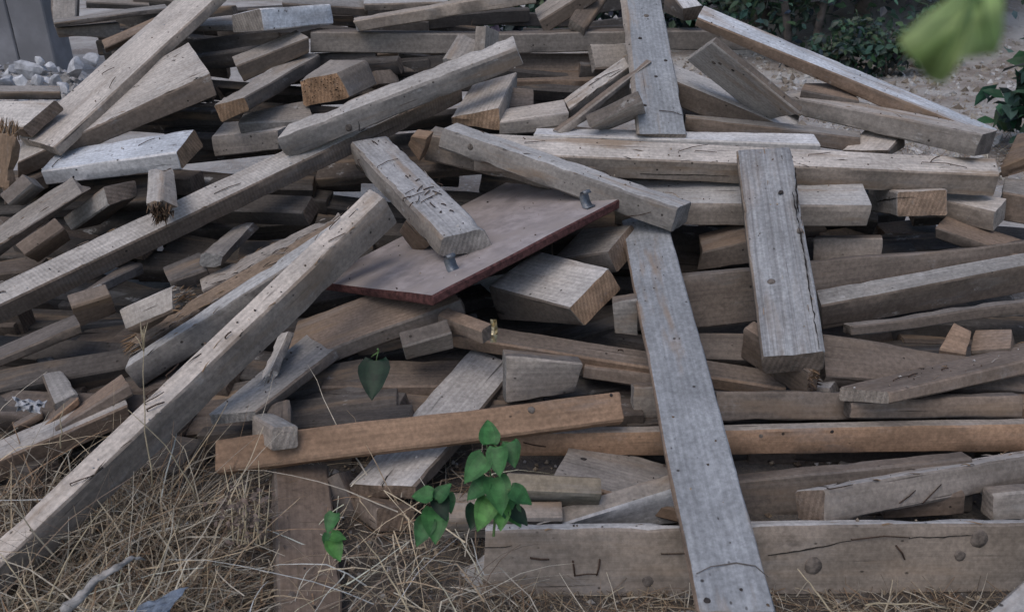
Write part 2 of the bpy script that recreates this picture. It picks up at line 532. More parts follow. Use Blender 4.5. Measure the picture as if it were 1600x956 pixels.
GROUP = "salvaged timbers thrown on the pile"
BOARDS = json.loads(r'''[
["P1","plank","plank",["p","f","g"],"long wide pale plank sloping down from the top edge over the rubble",[0.42785,0.76826,0.47616,-0.86082,0.50696,-0.04446,-0.27555,-0.39087,0.87824,-1.6888,2.9362,0.5978],[[-0.0107,0.0046,-0.0043],[1.0909,-0.0046,0.0008],[0.0117,0.2532,0.005],[1.0662,0.2713,-0.0042],[-0.0108,0.0046,-0.0463],[1.098,-0.0089,-0.0392],[0.0117,0.2532,-0.0369],[1.0662,0.2714,-0.0461]]],
["P2","plank","plank",["p","b","b"],"broad pale plank with a split brown front edge under the long sloping plank",[0.87884,0.29505,0.37494,-0.40585,0.87547,0.26237,-0.25084,-0.38275,0.88915,-1.8738,2.9578,0.5154],[[0.0128,0.0022,0.004],[0.8028,-0.0038,-0.0006],[0.0206,0.2579,-0.0159],[0.7665,0.3066,0.0245],[-0.0322,0.0141,-0.0569],[0.78,-0.02,-0.0848],[0.0206,0.2579,-0.0812],[0.7665,0.3066,-0.0408]]],
["W3","beam","beam",["w","w","e"],"short whitish beam with a brown sawn end lying above the rotten stub",[0.98424,-0.09341,0.15017,0.05787,0.97249,0.22565,-0.16712,-0.21341,0.96256,-1.7533,2.8908,0.5123],[[0.0085,-0.0004,-0.0026],[0.5586,-0.0003,-0.0002],[-0.0087,0.1733,-0.001],[0.5596,0.1801,0.0056],[-0.0006,0.0024,-0.0618],[0.5505,-0.0041,-0.0683],[-0.0087,0.1733,-0.0661],[0.5692,0.1762,-0.067]]],
["R4","stub","post",["p","f","r"],"square stub with a frayed rotten end pointing at the viewer",[-0.31038,0.9156,0.25561,-0.85212,-0.14878,-0.50176,-0.42138,-0.37355,0.82638,-1.1412,2.5234,0.5162],[[0.0004,0.0081,0.0014],[0.2447,0.0118,-0.0169],[0.0072,0.069,0.0074],[0.2686,0.065,0.0064],[-0.0008,-0.0133,-0.0611],[0.2724,-0.0045,-0.0481],[-0.0066,0.0772,-0.0651],[0.2685,0.065,-0.0524]]],
["B5","beam","beam",["g","d","d"],"grey beam with a long dark crack entering at the left edge below the whitish beam",[0.73495,0.49756,0.46074,-0.5976,0.79635,0.09327,-0.3205,-0.34389,0.88262,-1.8766,2.4396,0.2689],[[0.0145,-0.0038,0.0016],[0.5069,-0.0095,-0.0151],[0.017,0.128,0.0038],[0.513,0.1342,0.0003],[-0.0309,0.0047,-0.0515],[0.5449,0.0082,-0.0275],[0.017,0.1279,-0.0407],[0.5129,0.1343,-0.0442]]],
["B6","block","block",["g","d","b"],"short grey block with a brown end tucked beneath the whitish beam",[-0.75187,0.45222,-0.47978,0.36848,-0.31522,-0.87456,-0.54673,-0.83435,0.07037,-1.416,2.6827,0.5166],[[-0.001,0.0039,-0.0004],[0.3337,0.0055,0.0045],[0.0064,0.0698,0.0051],[0.3247,0.0639,-0.0036],[-0.0118,0.0032,-0.1246],[0.3338,0.0056,-0.1112],[0.0052,0.0587,-0.1127],[0.3248,0.0638,-0.1193]]],
["B7","block","block",["b","b","b"],"small brown offcut in the shade under the cracked grey beam",[0.7021,0.55954,0.44041,0.2682,-0.78074,0.56436,0.65964,-0.27812,-0.69823,-1.6312,2.5544,0.2773],[[0.0063,0.0022,0.0001],[0.1348,-0.0021,-0.0002],[-0.0057,0.1223,-0.0001],[0.147,0.1262,0.0001],[0.0062,0.0022,-0.0499],[0.1348,-0.0022,-0.0502],[-0.0057,0.1223,-0.0501],[0.147,0.1262,-0.0499]]],
["L1","beam","beam",["s","b","b"],"very long beam with ripple saw marks running from the left edge up under the pale beam",[0.7623,0.58981,0.26651,-0.6447,0.72833,0.23219,-0.05716,-0.34881,0.93545,-1.8245,2.1158,0.1735],[[0.0046,-0.0035,-0.0],[2.1258,0.0072,-0.0025],[0.0301,0.0963,0.0103],[2.172,0.1035,0.0174],[-0.0318,0.0099,-0.075],[2.1209,-0.0001,-0.075],[0.0301,0.0963,-0.0537],[2.1721,0.1035,-0.0465]]],
["L2","beam","beam",["p","f","p"],"thick pale beam resting across the long saw-marked beam",[0.90794,0.29205,0.3006,-0.36215,0.9077,0.21198,-0.21095,-0.30132,0.9299,-0.8403,2.916,0.6309],[[-0.0278,0.0033,-0.0021],[0.9446,-0.0027,-0.0059],[0.0427,0.0817,0.0035],[0.9701,0.0926,0.0091],[-0.0206,-0.001,-0.0919],[0.9608,0.0004,-0.0854],[0.0426,0.0817,-0.0829],[0.9701,0.0926,-0.0773]]],
["K10","block","block",["g","f","e"],"stubby timber with a crumbling orange-brown end behind the thick pale beam",[0.30366,0.94727,0.10231,-0.93632,0.31656,-0.15197,-0.17635,-0.04964,0.98308,-0.6755,3.2408,0.8097],[[-0.0013,0.0067,0.0029],[0.2479,0.0078,-0.006],[0.0001,0.1924,-0.0051],[0.2616,0.1986,0.0121],[0.007,-0.0088,-0.1049],[0.2543,-0.0081,-0.1175],[-0.006,0.2093,-0.1138],[0.2616,0.1987,-0.0987]]],
["B11","block","block",["p","f","g"],"grey block with a light top left of the thick pale beam",[0.96939,-0.21365,0.12097,0.20294,0.97457,0.095,-0.13819,-0.06755,0.9881,-1.2399,3.2364,0.5588],[[0.017,0.0035,-0.0024],[0.321,-0.0004,0.0025],[-0.0249,0.1853,0.0071],[0.3553,0.195,-0.0029],[0.0056,-0.0027,-0.0859],[0.3083,-0.0036,-0.0749],[-0.0249,0.1853,-0.0712],[0.3552,0.195,-0.0811]]],
["B11b","board","board",["g","f","g"],"flat grey board half hidden beneath the crumbling ended timber",[0.97666,0.19834,0.08242,-0.21307,0.94305,0.25547,-0.02706,-0.26707,0.9633,-1.0843,3.1867,0.6148],[[-0.0079,0.0089,0.0086],[0.291,-0.0096,-0.009],[0.0085,0.1256,-0.0089],[0.2723,0.1449,0.0094],[-0.008,0.0089,-0.0415],[0.291,-0.0095,-0.0591],[0.0084,0.1256,-0.0589],[0.2723,0.1449,-0.0406]]],
["B12","beam","beam",["g","d","d"],"dull grey beam behind the broken end of the broad pale plank",[0.85653,0.41221,0.31056,-0.47127,0.86998,0.14506,-0.21038,-0.2706,0.93942,-1.1428,3.4354,0.8085],[[-0.005,0.0025,0.0008],[0.3265,-0.005,-0.0008],[0.0064,0.1345,0.001],[0.311,0.1381,0.0018],[-0.0012,-0.003,-0.0718],[0.3028,0.0046,-0.0666],[0.0064,0.1344,-0.0668],[0.3109,0.138,-0.0661]]],
["B13","beam","beam",["g","d","e"],"dark grey beam with an orange sawn end pointing lower left",[0.33772,0.92245,0.18715,-0.90904,0.37122,-0.18932,-0.24412,-0.10618,0.96392,-1.0285,3.1039,0.7356],[[0.0051,-0.0057,0.0029],[0.5613,-0.0015,-0.0103],[-0.0065,0.1467,-0.0051],[0.584,0.1302,0.0163],[0.0107,-0.003,-0.0504],[0.5578,0.0112,-0.0693],[-0.0106,0.1453,-0.0768],[0.5841,0.1302,-0.0479]]],
["T1","block","block",["g","d","g"],"square grey timber end at the very top left beside the concrete wall",[-0.24612,0.76084,0.60046,0.95605,0.29244,0.02132,-0.15938,0.57932,-0.79937,-2.1166,3.883,0.9507],[[-0.0026,0.0027,0.0006],[0.1881,-0.0027,-0.0006],[0.0027,0.1061,-0.0006],[0.1827,0.1116,0.0005],[-0.0027,0.0026,0.0505],[0.1881,-0.0027,0.0495],[0.0027,0.1061,0.0494],[0.1827,0.1116,0.0506]]],
["T2","plank","plank",["g","d","g"],"thin grey plank lying level below the square timber end at top left",[0.8767,0.47193,0.09312,-0.47608,0.87897,0.02755,-0.06885,-0.06849,0.99527,-2.0143,3.7093,0.9565],[[0.0009,-0.0026,-0.0036],[0.4872,-0.0025,-0.0047],[-0.0001,0.115,-0.0017],[0.4854,0.1181,0.0013],[-0.001,0.0039,-0.024],[0.4914,0.0003,-0.0263],[-0.0002,0.115,-0.0313],[0.4854,0.1182,-0.0283]]],
["T3","block","block",["d","f","g"],"dark block under the thin grey plank at top left",[0.89594,0.44382,-0.01786,-0.44381,0.89611,0.00442,0.01797,0.00397,0.99983,-2.0395,3.7641,0.9322],[[-0.0029,-0.0016,-0.0061],[0.2652,-0.0006,0.0074],[0.0029,0.111,-0.0102],[0.2527,0.1254,0.0108],[-0.0001,0.0079,-0.0344],[0.2524,-0.0066,-0.0668],[0.0029,0.111,-0.0599],[0.2527,0.1254,-0.0389]]],
["T4","beam","beam",["b","b","b"],"brown round ended timber poking out left of the long sloping plank",[0.84406,0.41173,0.34358,-0.44843,0.89328,0.03117,-0.29407,-0.18038,0.93861,-1.7883,3.6397,0.8755],[[0.006,-0.0015,0.0003],[0.2845,-0.0018,0.0004],[0.0027,0.1122,0.0],[0.276,0.1134,0.0003],[-0.009,0.0007,-0.0474],[0.2703,0.0029,-0.0433],[0.0026,0.1122,-0.0447],[0.276,0.1133,-0.0445]]],
["T5","board","board",["g","d","g"],"grey board crossing the top edge left of the sloping plank",[0.93993,0.33595,-0.0605,-0.32581,0.9358,0.1346,0.10184,-0.1068,0.98905,-2.0088,4.0243,1.0194],[[-0.0006,-0.0011,-0.0022],[0.2771,-0.006,-0.0057],[0.0064,0.1358,-0.0002],[0.2639,0.144,0.0034],[-0.0058,0.0038,-0.0325],[0.2737,0.0008,-0.032],[0.0064,0.1358,-0.0349],[0.2639,0.144,-0.0312]]],
["T5b","board","board",["d","d","g"],"dark board end behind the sloping plank at the top edge",[0.93868,0.29391,-0.18027,-0.26637,0.95014,0.16211,0.21893,-0.10415,0.97017,-1.8259,4.1242,1.048],[[0.0014,-0.0,0.0009],[0.2017,-0.0032,-0.0053],[-0.0024,0.1342,0.0003],[0.2033,0.1351,0.0039],[0.0006,-0.0008,-0.0494],[0.2018,0.0009,-0.0474],[-0.0024,0.1342,-0.0484],[0.2032,0.135,-0.0446]]],
["R1","beam","beam",["g","d","g"],"grey beam lying in front of the rubble at the left edge",[0.89362,0.44238,-0.07583,-0.43826,0.89648,0.06517,0.09681,-0.025,0.99499,-2.1803,3.2014,0.7452],[[0.0028,-0.0028,-0.0024],[0.3611,-0.002,-0.0012],[0.0001,0.114,0.0006],[0.3568,0.1146,-0.0002],[-0.0032,0.0026,-0.0336],[0.3584,0.0011,-0.0335],[0.0001,0.114,-0.0344],[0.3568,0.1146,-0.0353]]],
["R2","plank","plank",["p","b","b"],"flat brown plank at the left edge in front of the grey rubble beam",[0.89354,-0.44354,0.06965,0.3327,0.75828,0.56065,-0.30148,-0.4778,0.82512,-2.2351,3.1994,0.6187],[[0.0197,0.0111,-0.0045],[0.4596,-0.0107,0.0044],[-0.0207,0.1272,0.0044],[0.4991,0.1511,-0.0044],[0.0198,0.0111,-0.0545],[0.4596,-0.0107,-0.0456],[-0.0207,0.1272,-0.0456],[0.4991,0.1512,-0.0544]]],
["R3","stub","post",["r","r","r"],"splintered rotten post standing at the left edge",[-0.20885,-0.25959,-0.94287,-0.91502,0.39214,0.09472,0.34514,0.88252,-0.31943,-1.7771,2.8437,0.6538],[[0.0039,-0.006,0.0013],[0.207,0.0034,-0.0007],[-0.0053,0.1114,-0.0005],[0.2119,0.1033,0.0009],[0.0013,0.0027,0.037],[0.2071,0.0034,0.0374],[-0.0053,0.1114,0.0377],[0.2119,0.1033,0.0391]]],
["R5","board","board",["g","d","g"],"grey board end peeping between the cracked beam and the broad plank",[0.7433,0.34353,0.57401,0.14168,-0.91945,0.36679,0.65378,-0.19131,-0.7321,-1.7753,2.7977,0.4041],[[0.0053,0.0002,-0.0012],[0.0974,-0.0002,0.0011],[-0.0048,0.1173,0.0011],[0.1071,0.1177,-0.0011],[0.0053,0.0002,-0.0512],[0.0974,-0.0003,-0.0489],[-0.0048,0.1172,-0.0489],[0.1071,0.1176,-0.0511]]],
["R6","board","board",["d","b","d"],"dark brown board in the gap under the broad plank at left",[0.78561,0.56538,0.25131,-0.58975,0.8071,0.02784,-0.1871,-0.17008,0.96751,-1.9054,2.8886,0.4309],[[0.0072,-0.0063,-0.0029],[0.1785,-0.0026,0.0095],[0.0074,0.1161,-0.002],[0.1561,0.1268,0.0031],[-0.016,0.0067,-0.0507],[0.1486,0.0033,-0.0522],[0.0075,0.1161,-0.0497],[0.1561,0.1269,-0.0445]]],
["T7","block","block",["w","w","g"],"whitish squared timber with a grey cut end near the top edge",[-0.54349,-0.83937,0.0089,0.83632,-0.54055,0.09148,-0.07197,0.05716,0.99577,-0.9809,3.8941,1.002],[[0.0057,-0.0101,0.0029],[0.3798,0.0056,-0.0095],[-0.0087,0.2054,0.0038],[0.3782,0.1907,0.0083],[0.0134,-0.0037,-0.1093],[0.3801,-0.0079,-0.0776],[-0.0108,0.2066,-0.0802],[0.3783,0.1907,-0.0783]]],
["T8","block","block",["p","f","g"],"pale fragment left of the whitish squared timber",[0.99165,0.12369,0.03658,-0.1276,0.98215,0.13821,-0.01884,-0.14172,0.98973,-1.4205,3.7878,0.9342],[[-0.0032,-0.0021,-0.0038],[0.1801,-0.0032,-0.0032],[0.0144,0.1545,-0.0034],[0.1559,0.1645,0.0067],[-0.0103,0.0051,-0.0286],[0.1731,-0.0015,-0.0363],[0.0145,0.1546,-0.0379],[0.156,0.1645,-0.0277]]],
["T9","beam","beam",["d","f","g"],"long level grey beam running behind the upright plank near the top",[0.99885,0.04783,-0.00207,-0.04767,0.99761,0.04994,0.00446,-0.04979,0.99875,-0.8876,3.6658,0.9177],[[0.006,0.0009,0.0023],[1.9624,0.0002,-0.0005],[-0.0026,0.0815,0.0009],[1.9791,0.0811,0.001],[-0.0036,-0.0016,-0.0864],[1.9743,-0.0003,-0.0834],[-0.0026,0.0815,-0.0822],[1.979,0.0811,-0.082]]],
["T10","beam","beam",["g","f","p"],"grey beam with a pale rounded end rising to the right near the top",[0.97214,0.18779,0.14026,-0.19697,0.97889,0.05456,-0.12705,-0.08066,0.98861,-0.6704,3.604,0.9723],[[-0.0082,0.0002,-0.0016],[0.7911,0.0012,0.001],[-0.0032,0.0906,-0.0021],[0.8022,0.092,0.0027],[0.0116,0.0008,-0.0491],[0.7933,-0.0019,-0.0571],[-0.0033,0.0906,-0.0552],[0.8021,0.092,-0.0505]]],
["T11","beam","beam",["g","d","g"],"grey beam along the top edge above the level beam",[0.97294,0.21855,-0.07495,-0.20172,0.9617,0.18561,0.11265,-0.16547,0.97976,-1.046,3.8814,1.0254],[[-0.0014,-0.0016,-0.0027],[0.3828,-0.0012,-0.0034],[-0.0048,0.1398,0.0037],[0.3905,0.135,0.0003],[0.0061,-0.0017,-0.045],[0.3882,0.0013,-0.0429],[-0.0048,0.1398,-0.0414],[0.3905,0.1351,-0.0447]]],
["T11b","beam","beam",["p","f","g"],"light grey beam along the top edge above the rounded ended beam",[0.98413,0.17706,0.01199,-0.17607,0.96572,0.19073,0.0222,-0.18982,0.98157,-0.6793,3.9034,1.02],[[-0.0022,-0.002,-0.0033],[0.3912,-0.0025,-0.0036],[0.0027,0.161,0.0019],[0.3893,0.1623,0.0023],[-0.0002,0.0014,-0.0377],[0.3957,0.0002,-0.0384],[0.0026,0.161,-0.0378],[0.3893,0.1624,-0.0374]]],
["T12","stub","post",["g","f","p"],"pale stub with a slanted top behind the thick pale beam",[-0.34547,-0.80667,-0.47951,-0.93737,0.27244,0.21704,-0.04445,0.52446,-0.85027,-0.1162,3.4365,0.9066],[[0.0049,0.0008,0.003],[0.1527,-0.0018,-0.0012],[-0.008,0.1152,-0.0051],[0.1579,0.1167,0.0016],[0.0028,0.0006,0.0695],[0.1527,-0.0018,0.0667],[-0.0081,0.1152,0.0628],[0.1579,0.1167,0.0694]]],
["T12b","stub","post",["g","f","p"],"narrow pale stub beside the slant topped stub",[-0.0954,-0.18232,-0.9786,-0.52195,-0.82794,0.20513,-0.84762,0.53035,-0.01617,-0.0475,3.4494,0.9476],[[0.0054,0.0004,-0.0021],[0.0898,-0.0005,0.002],[-0.0052,0.1144,0.0017],[0.1011,0.1155,-0.0018],[0.0054,0.0004,0.048],[0.0898,-0.0005,0.052],[-0.0052,0.1144,0.0518],[0.1011,0.1155,0.0482]]],
["T13","block","block",["d","d","b"],"rounded brown log end in the dark under the level beam",[0.28184,-0.63553,-0.71879,0.90915,0.41632,-0.01162,0.30663,-0.65021,0.69513,-0.6297,3.5981,0.768],[[0.0009,-0.0011,-0.0008],[0.074,0.0004,0.0006],[-0.001,0.1349,0.0005],[0.0771,0.1349,-0.0003],[0.001,-0.0011,-0.0508],[0.074,0.0003,-0.0494],[-0.0011,0.1348,-0.0495],[0.0771,0.135,-0.0503]]],
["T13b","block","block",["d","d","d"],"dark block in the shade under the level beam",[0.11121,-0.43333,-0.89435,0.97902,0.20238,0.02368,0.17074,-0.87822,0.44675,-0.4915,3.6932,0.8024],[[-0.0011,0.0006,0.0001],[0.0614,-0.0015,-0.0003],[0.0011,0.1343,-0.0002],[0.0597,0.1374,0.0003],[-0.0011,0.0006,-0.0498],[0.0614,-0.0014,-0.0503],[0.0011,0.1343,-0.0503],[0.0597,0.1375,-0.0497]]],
["K15","block","block",["p","f","e"],"pale square timber with a rusty brown end under the tip of the thick pale beam",[0.18319,0.96618,0.18149,-0.97142,0.20625,-0.11749,-0.15095,-0.15478,0.97635,-0.0527,3.1189,0.6878],[[0.0062,-0.0032,0.0076],[0.3972,-0.0054,0.0168],[-0.0055,0.1924,-0.0095],[0.3752,0.1941,-0.0138],[-0.0117,0.0013,-0.0785],[0.3801,0.0067,-0.0651],[0.0108,0.2017,-0.0438],[0.3752,0.1941,-0.0759]]],
["M1","beam","beam",["p","f","g"],"pale beam slanting down to the right over the panel corner",[-0.8621,0.47289,0.18211,0.47537,0.87918,-0.03264,-0.17554,0.05843,-0.98274,0.5431,2.4933,0.4922],[[0.0071,-0.001,-0.0036],[0.9292,0.0007,0.0021],[-0.0097,0.1272,0.0006],[0.9388,0.1212,-0.0002],[0.0017,-0.0023,0.0834],[0.9337,0.0007,0.0794],[-0.0097,0.1271,0.0812],[0.9387,0.1212,0.0804]]],
["M2","beam","beam",["g","f","g"],"grey timber with a cracked end beneath the slanting pale beam",[0.94066,-0.31334,-0.13028,0.32344,0.94402,0.06485,0.10267,-0.10314,0.98935,-0.3324,3.0387,0.6206],[[0.0084,0.0021,-0.0003],[0.5031,-0.0018,0.0015],[-0.0047,0.111,-0.003],[0.5177,0.1182,0.0046],[-0.0042,0.001,-0.1106],[0.5195,-0.0022,-0.1206],[-0.0048,0.111,-0.1172],[0.5177,0.1182,-0.1097]]],
["M3","block","block",["o","o","o"],"small orange brown chip between the nail studded board and the grey cracked timber",[0.82535,-0.24839,-0.50705,0.30555,-0.55869,0.77104,-0.4748,-0.79131,-0.38522,-0.4,3.0031,0.5635],[[-0.005,0.0083,-0.0123],[0.0682,-0.0082,0.0122],[0.0047,0.0949,0.012],[0.0595,0.1109,-0.0118],[-0.005,0.0083,-0.0623],[0.0683,-0.0083,-0.0379],[0.0047,0.0949,-0.038],[0.0595,0.111,-0.0618]]],
["N1","board","board",["n","f","g"],"thick pale board studded with bent nails lying on the panel",[-0.49242,0.855,0.16279,0.86977,0.49027,0.05598,-0.03194,0.16916,-0.98507,-0.2167,2.314,0.4586],[[-0.0001,0.0008,-0.0005],[0.8083,0.0002,-0.0028],[0.0043,0.1519,0.003],[0.8117,0.1568,-0.0021],[0.009,-0.005,0.0715],[0.7996,0.0049,0.0836],[-0.0146,0.1803,0.0847],[0.8117,0.1568,0.077]]],
["L3","beam","beam",["p","f","f"],"long pale beam in the foreground leaning from the grass up to the nail studded board",[-0.49528,-0.80446,-0.32794,-0.86412,0.49506,0.09066,0.08942,0.32828,-0.94034,-0.3749,2.3396,0.5811],[[0.0056,0.0076,0.0003],[1.4058,-0.0038,-0.0021],[-0.0062,0.0747,-0.0111],[1.4042,0.0569,-0.0008],[-0.0003,-0.016,0.0982],[1.4234,0.0117,0.0929],[-0.0062,0.0748,0.0779],[1.4042,0.0569,0.0882]]],
["L4","beam","beam",["p","f","f"],"pale beam lying just behind the long foreground beam",[0.78502,0.47763,0.39448,-0.50554,0.86198,-0.03762,-0.35801,-0.16989,0.91813,-1.1229,2.032,0.1587],[[-0.0072,0.0027,0.0004],[0.8665,-0.003,-0.0045],[0.0165,0.0624,-0.0035],[0.8623,0.0802,0.0125],[-0.0087,0.0044,-0.0783],[0.8706,-0.0058,-0.0871],[0.0165,0.0624,-0.084],[0.8623,0.0802,-0.068]]],
["L5","plank","plank",["g","d","g"],"splintery grey plank behind the pale beam on the left",[0.864,0.39012,0.31828,-0.42335,0.90509,0.03985,-0.27252,-0.16917,0.94716,-1.0119,2.3905,0.2467],[[-0.0013,0.0014,0.0016],[0.5153,-0.0009,-0.0022],[0.0016,0.1082,-0.0021],[0.52,0.1113,0.0028],[-0.0013,0.0015,-0.0484],[0.5153,-0.0008,-0.0522],[0.0016,0.1081,-0.052],[0.52,0.1113,-0.0472]]],
["L6","plank","plank",["r","b","b"],"rotten brown plank with frayed edge under the short broken stub",[0.77506,0.5455,0.31893,-0.60106,0.79217,0.10576,-0.19496,-0.27366,0.94186,-1.1374,2.1279,0.1817],[[-0.0017,-0.0008,-0.0018],[0.7355,0.0028,-0.003],[0.0012,0.0714,-0.0003],[0.7571,0.0699,0.0036],[0.0008,0.0012,-0.0372],[0.7355,0.0029,-0.042],[0.0012,0.0714,-0.0392],[0.757,0.0699,-0.0354]]],
["S7","stub","post",["p","b","g"],"short broken stub with torn orange wood lying on the rotten plank",[0.83011,-0.32494,0.45313,-0.15742,0.64301,0.7495,-0.53491,-0.69351,0.48262,-1.1555,2.1203,0.2377],[[0.0091,-0.004,-0.0066],[0.233,-0.0105,-0.0006],[-0.0095,0.0728,0.0066],[0.2407,0.0765,0.0006],[0.009,-0.004,-0.0654],[0.2302,0.0167,-0.0489],[-0.0096,0.0728,-0.0522],[0.2481,0.0572,-0.0688]]],
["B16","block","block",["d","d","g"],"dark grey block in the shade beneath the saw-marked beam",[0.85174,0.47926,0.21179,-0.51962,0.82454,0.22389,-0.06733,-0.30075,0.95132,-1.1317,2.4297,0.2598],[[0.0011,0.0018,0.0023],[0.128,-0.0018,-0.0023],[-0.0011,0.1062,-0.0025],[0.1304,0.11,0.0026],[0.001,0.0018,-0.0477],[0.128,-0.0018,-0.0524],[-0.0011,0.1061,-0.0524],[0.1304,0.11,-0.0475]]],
["B17","beam","beam",["g","d","g"],"round cornered grey timber end in the hollow under the saw-marked beam",[-0.00853,0.99779,-0.06583,-0.75209,0.03698,0.65803,0.65901,0.05512,0.75011,-0.9524,2.4779,0.3276],[[-0.0039,-0.0164,0.0012],[0.3866,-0.0019,0.029],[-0.0024,0.0569,0.0026],[0.3712,0.0696,-0.0279],[0.0033,0.0206,-0.0811],[0.3866,-0.0018,-0.0448],[0.0031,0.0778,-0.0711],[0.3711,0.0696,-0.1016]]],
["B18","beam","beam",["d","d","p"],"grey timber with a small light end tucked under the saw-marked beam",[0.10038,0.99154,-0.08232,-0.96581,0.07723,-0.24746,-0.23901,0.10435,0.96539,-1.3028,2.3218,0.2998],[[0.0027,-0.0059,0.005],[0.2586,0.0024,-0.0055],[-0.0046,0.0771,-0.0108],[0.2673,0.0575,0.0115],[0.0035,-0.0038,-0.0292],[0.257,0.0117,-0.0428],[-0.002,0.076,-0.0415],[0.2673,0.0575,-0.0263]]],
["B19","block","block",["b","b","b"],"brown block hanging in the dark gap left of the broken stub",[0.82591,0.54758,0.13428,0.2293,-0.5438,0.80728,0.51507,-0.63595,-0.57469,-1.2931,2.1458,0.2371],[[0.0011,0.0001,0.0011],[0.1081,-0.0001,-0.0011],[-0.001,0.1131,-0.001],[0.1101,0.1133,0.001],[0.001,0.0001,-0.0489],[0.108,-0.0001,-0.0511],[-0.0009,0.1131,-0.051],[0.1102,0.1134,-0.049]]],
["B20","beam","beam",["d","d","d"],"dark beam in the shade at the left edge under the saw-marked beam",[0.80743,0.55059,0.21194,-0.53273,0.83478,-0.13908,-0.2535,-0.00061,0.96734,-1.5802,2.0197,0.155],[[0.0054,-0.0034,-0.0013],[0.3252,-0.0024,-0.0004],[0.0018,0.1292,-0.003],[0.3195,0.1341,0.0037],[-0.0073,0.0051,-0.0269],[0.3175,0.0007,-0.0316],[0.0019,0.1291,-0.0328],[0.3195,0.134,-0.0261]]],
["B21","plank","plank",["g","d","g"],"short grey plank pointing down in the dark hollow at left",[-0.60151,0.79454,-0.08302,0.78946,0.60711,0.09042,0.12224,-0.01115,-0.99244,-1.2506,1.8679,0.1445],[[0.0,-0.0029,0.0035],[0.3731,0.0058,-0.005],[-0.0,0.0634,-0.0036],[0.3757,0.0546,0.0051],[0.0001,-0.0028,0.0535],[0.3732,0.0058,0.0451],[-0.0001,0.0634,0.0464],[0.3757,0.0546,0.0551]]],
["B22","board","board",["b","b","b"],"small brown board beside the crumpled white plastic",[0.76836,0.61387,0.18109,-0.51698,0.76208,-0.38983,-0.37731,0.20591,0.90291,-1.3253,1.7861,0.1236],[[0.0035,-0.0029,-0.0042],[0.0802,-0.0019,-0.0015],[0.0004,0.108,-0.0011],[0.077,0.1088,0.0004],[-0.004,0.0029,-0.02],[0.075,0.0022,-0.0188],[0.0004,0.1081,-0.0236],[0.077,0.1088,-0.0222]]],
["B23","board","board",["b","o","o"],"brown board end under the knotted brown plank at left",[0.60049,0.68676,0.4096,-0.55341,0.72667,-0.40705,-0.5772,0.01776,0.81641,-1.2427,1.7455,0.1275],[[0.0055,-0.0033,-0.0008],[0.1393,-0.0063,-0.0016],[0.0083,0.1522,-0.0017],[0.1203,0.1628,0.002],[-0.0133,0.0067,-0.0262],[0.1263,0.0029,-0.0212],[0.0082,0.1522,-0.0267],[0.1202,0.1628,-0.0229]]],
["B24","plank","plank",["b","b","b"],"knotted brown plank at left beneath the end of the pale beam",[0.7302,0.61198,0.30378,-0.54929,0.79024,-0.27166,-0.40631,0.03151,0.91319,-1.1761,1.7258,0.1532],[[0.0043,-0.0028,-0.0014],[0.2107,-0.0016,-0.0002],[-0.0007,0.1041,-0.0085],[0.2091,0.1105,0.0091],[-0.0039,0.0054,-0.0219],[0.2037,-0.0008,-0.0367],[-0.0006,0.1041,-0.0382],[0.2091,0.1105,-0.0208]]],
["L7","beam","beam",["p","b","b"],"brown beam with a light top at the lower left above the dry grass",[0.82968,0.52884,0.17878,-0.52151,0.84851,-0.08974,-0.19915,-0.01878,0.97979,-1.359,1.5865,0.1053],[[0.0106,-0.0063,-0.0019],[0.4175,-0.0033,-0.0012],[0.0084,0.1081,0.002],[0.4113,0.1131,0.0027],[-0.0188,0.0069,-0.0667],[0.4073,0.0045,-0.0581],[0.0084,0.1081,-0.0601],[0.4114,0.1131,-0.0594]]],
["B25","plank","plank",["g","d","g"],"grey ended plank under the long foreground beam",[0.31124,0.94925,-0.04537,-0.93743,0.29882,-0.17867,-0.15604,0.09814,0.98286,-0.6504,1.7226,0.2092],[[0.0018,-0.0035,0.0012],[0.4803,-0.0009,-0.0068],[-0.0041,0.1519,-0.0084],[0.4885,0.1481,0.015],[0.0028,0.0022,-0.0269],[0.4791,0.0013,-0.0446],[-0.0009,0.1489,-0.0401],[0.4886,0.148,-0.0218]]],
["B26","stake","post",["p","f","p"],"thin splintered stake hanging beside the foreground beam",[0.01193,0.98617,0.16532,-0.71023,0.12474,-0.69283,-0.70387,-0.10915,0.7019,-0.6619,1.9202,0.2165],[[0.0026,-0.0047,0.0008],[0.2014,0.0087,-0.0077],[-0.0068,0.0742,-0.0044],[0.2183,0.0513,0.0054],[0.0043,-0.0049,-0.0223],[0.2081,0.0045,-0.0239],[-0.0069,0.0742,-0.0305],[0.2184,0.0512,-0.0207]]],
["B27","block","block",["g","f","g"],"grey square block resting on the orange plank",[-0.55535,0.77734,-0.29551,0.83161,0.51738,-0.20186,-0.00402,-0.35785,-0.93377,-0.5656,1.5876,0.251],[[0.0001,-0.0,-0.0007],[0.1724,0.0027,-0.0013],[-0.0007,0.0639,0.0016],[0.1772,0.0585,0.0001],[0.0017,-0.0026,0.058],[0.1728,0.0018,0.0591],[-0.0012,0.065,0.0573],[0.1771,0.0585,0.058]]],
["B28","block","block",["d","d","d"],"dark block wedged above the grey square block",[-0.27523,0.96044,0.04253,0.95866,0.27086,0.0872,0.07223,0.06477,-0.99528,-0.6158,1.6841,0.1894],[[0.0016,0.0023,-0.0038],[0.1017,-0.0008,0.0038],[-0.0016,0.0611,0.0038],[0.1055,0.0639,-0.0038],[0.0015,0.0023,0.0463],[0.1016,-0.0009,0.0538],[-0.0015,0.0611,0.0538],[0.1054,0.0639,0.0462]]],
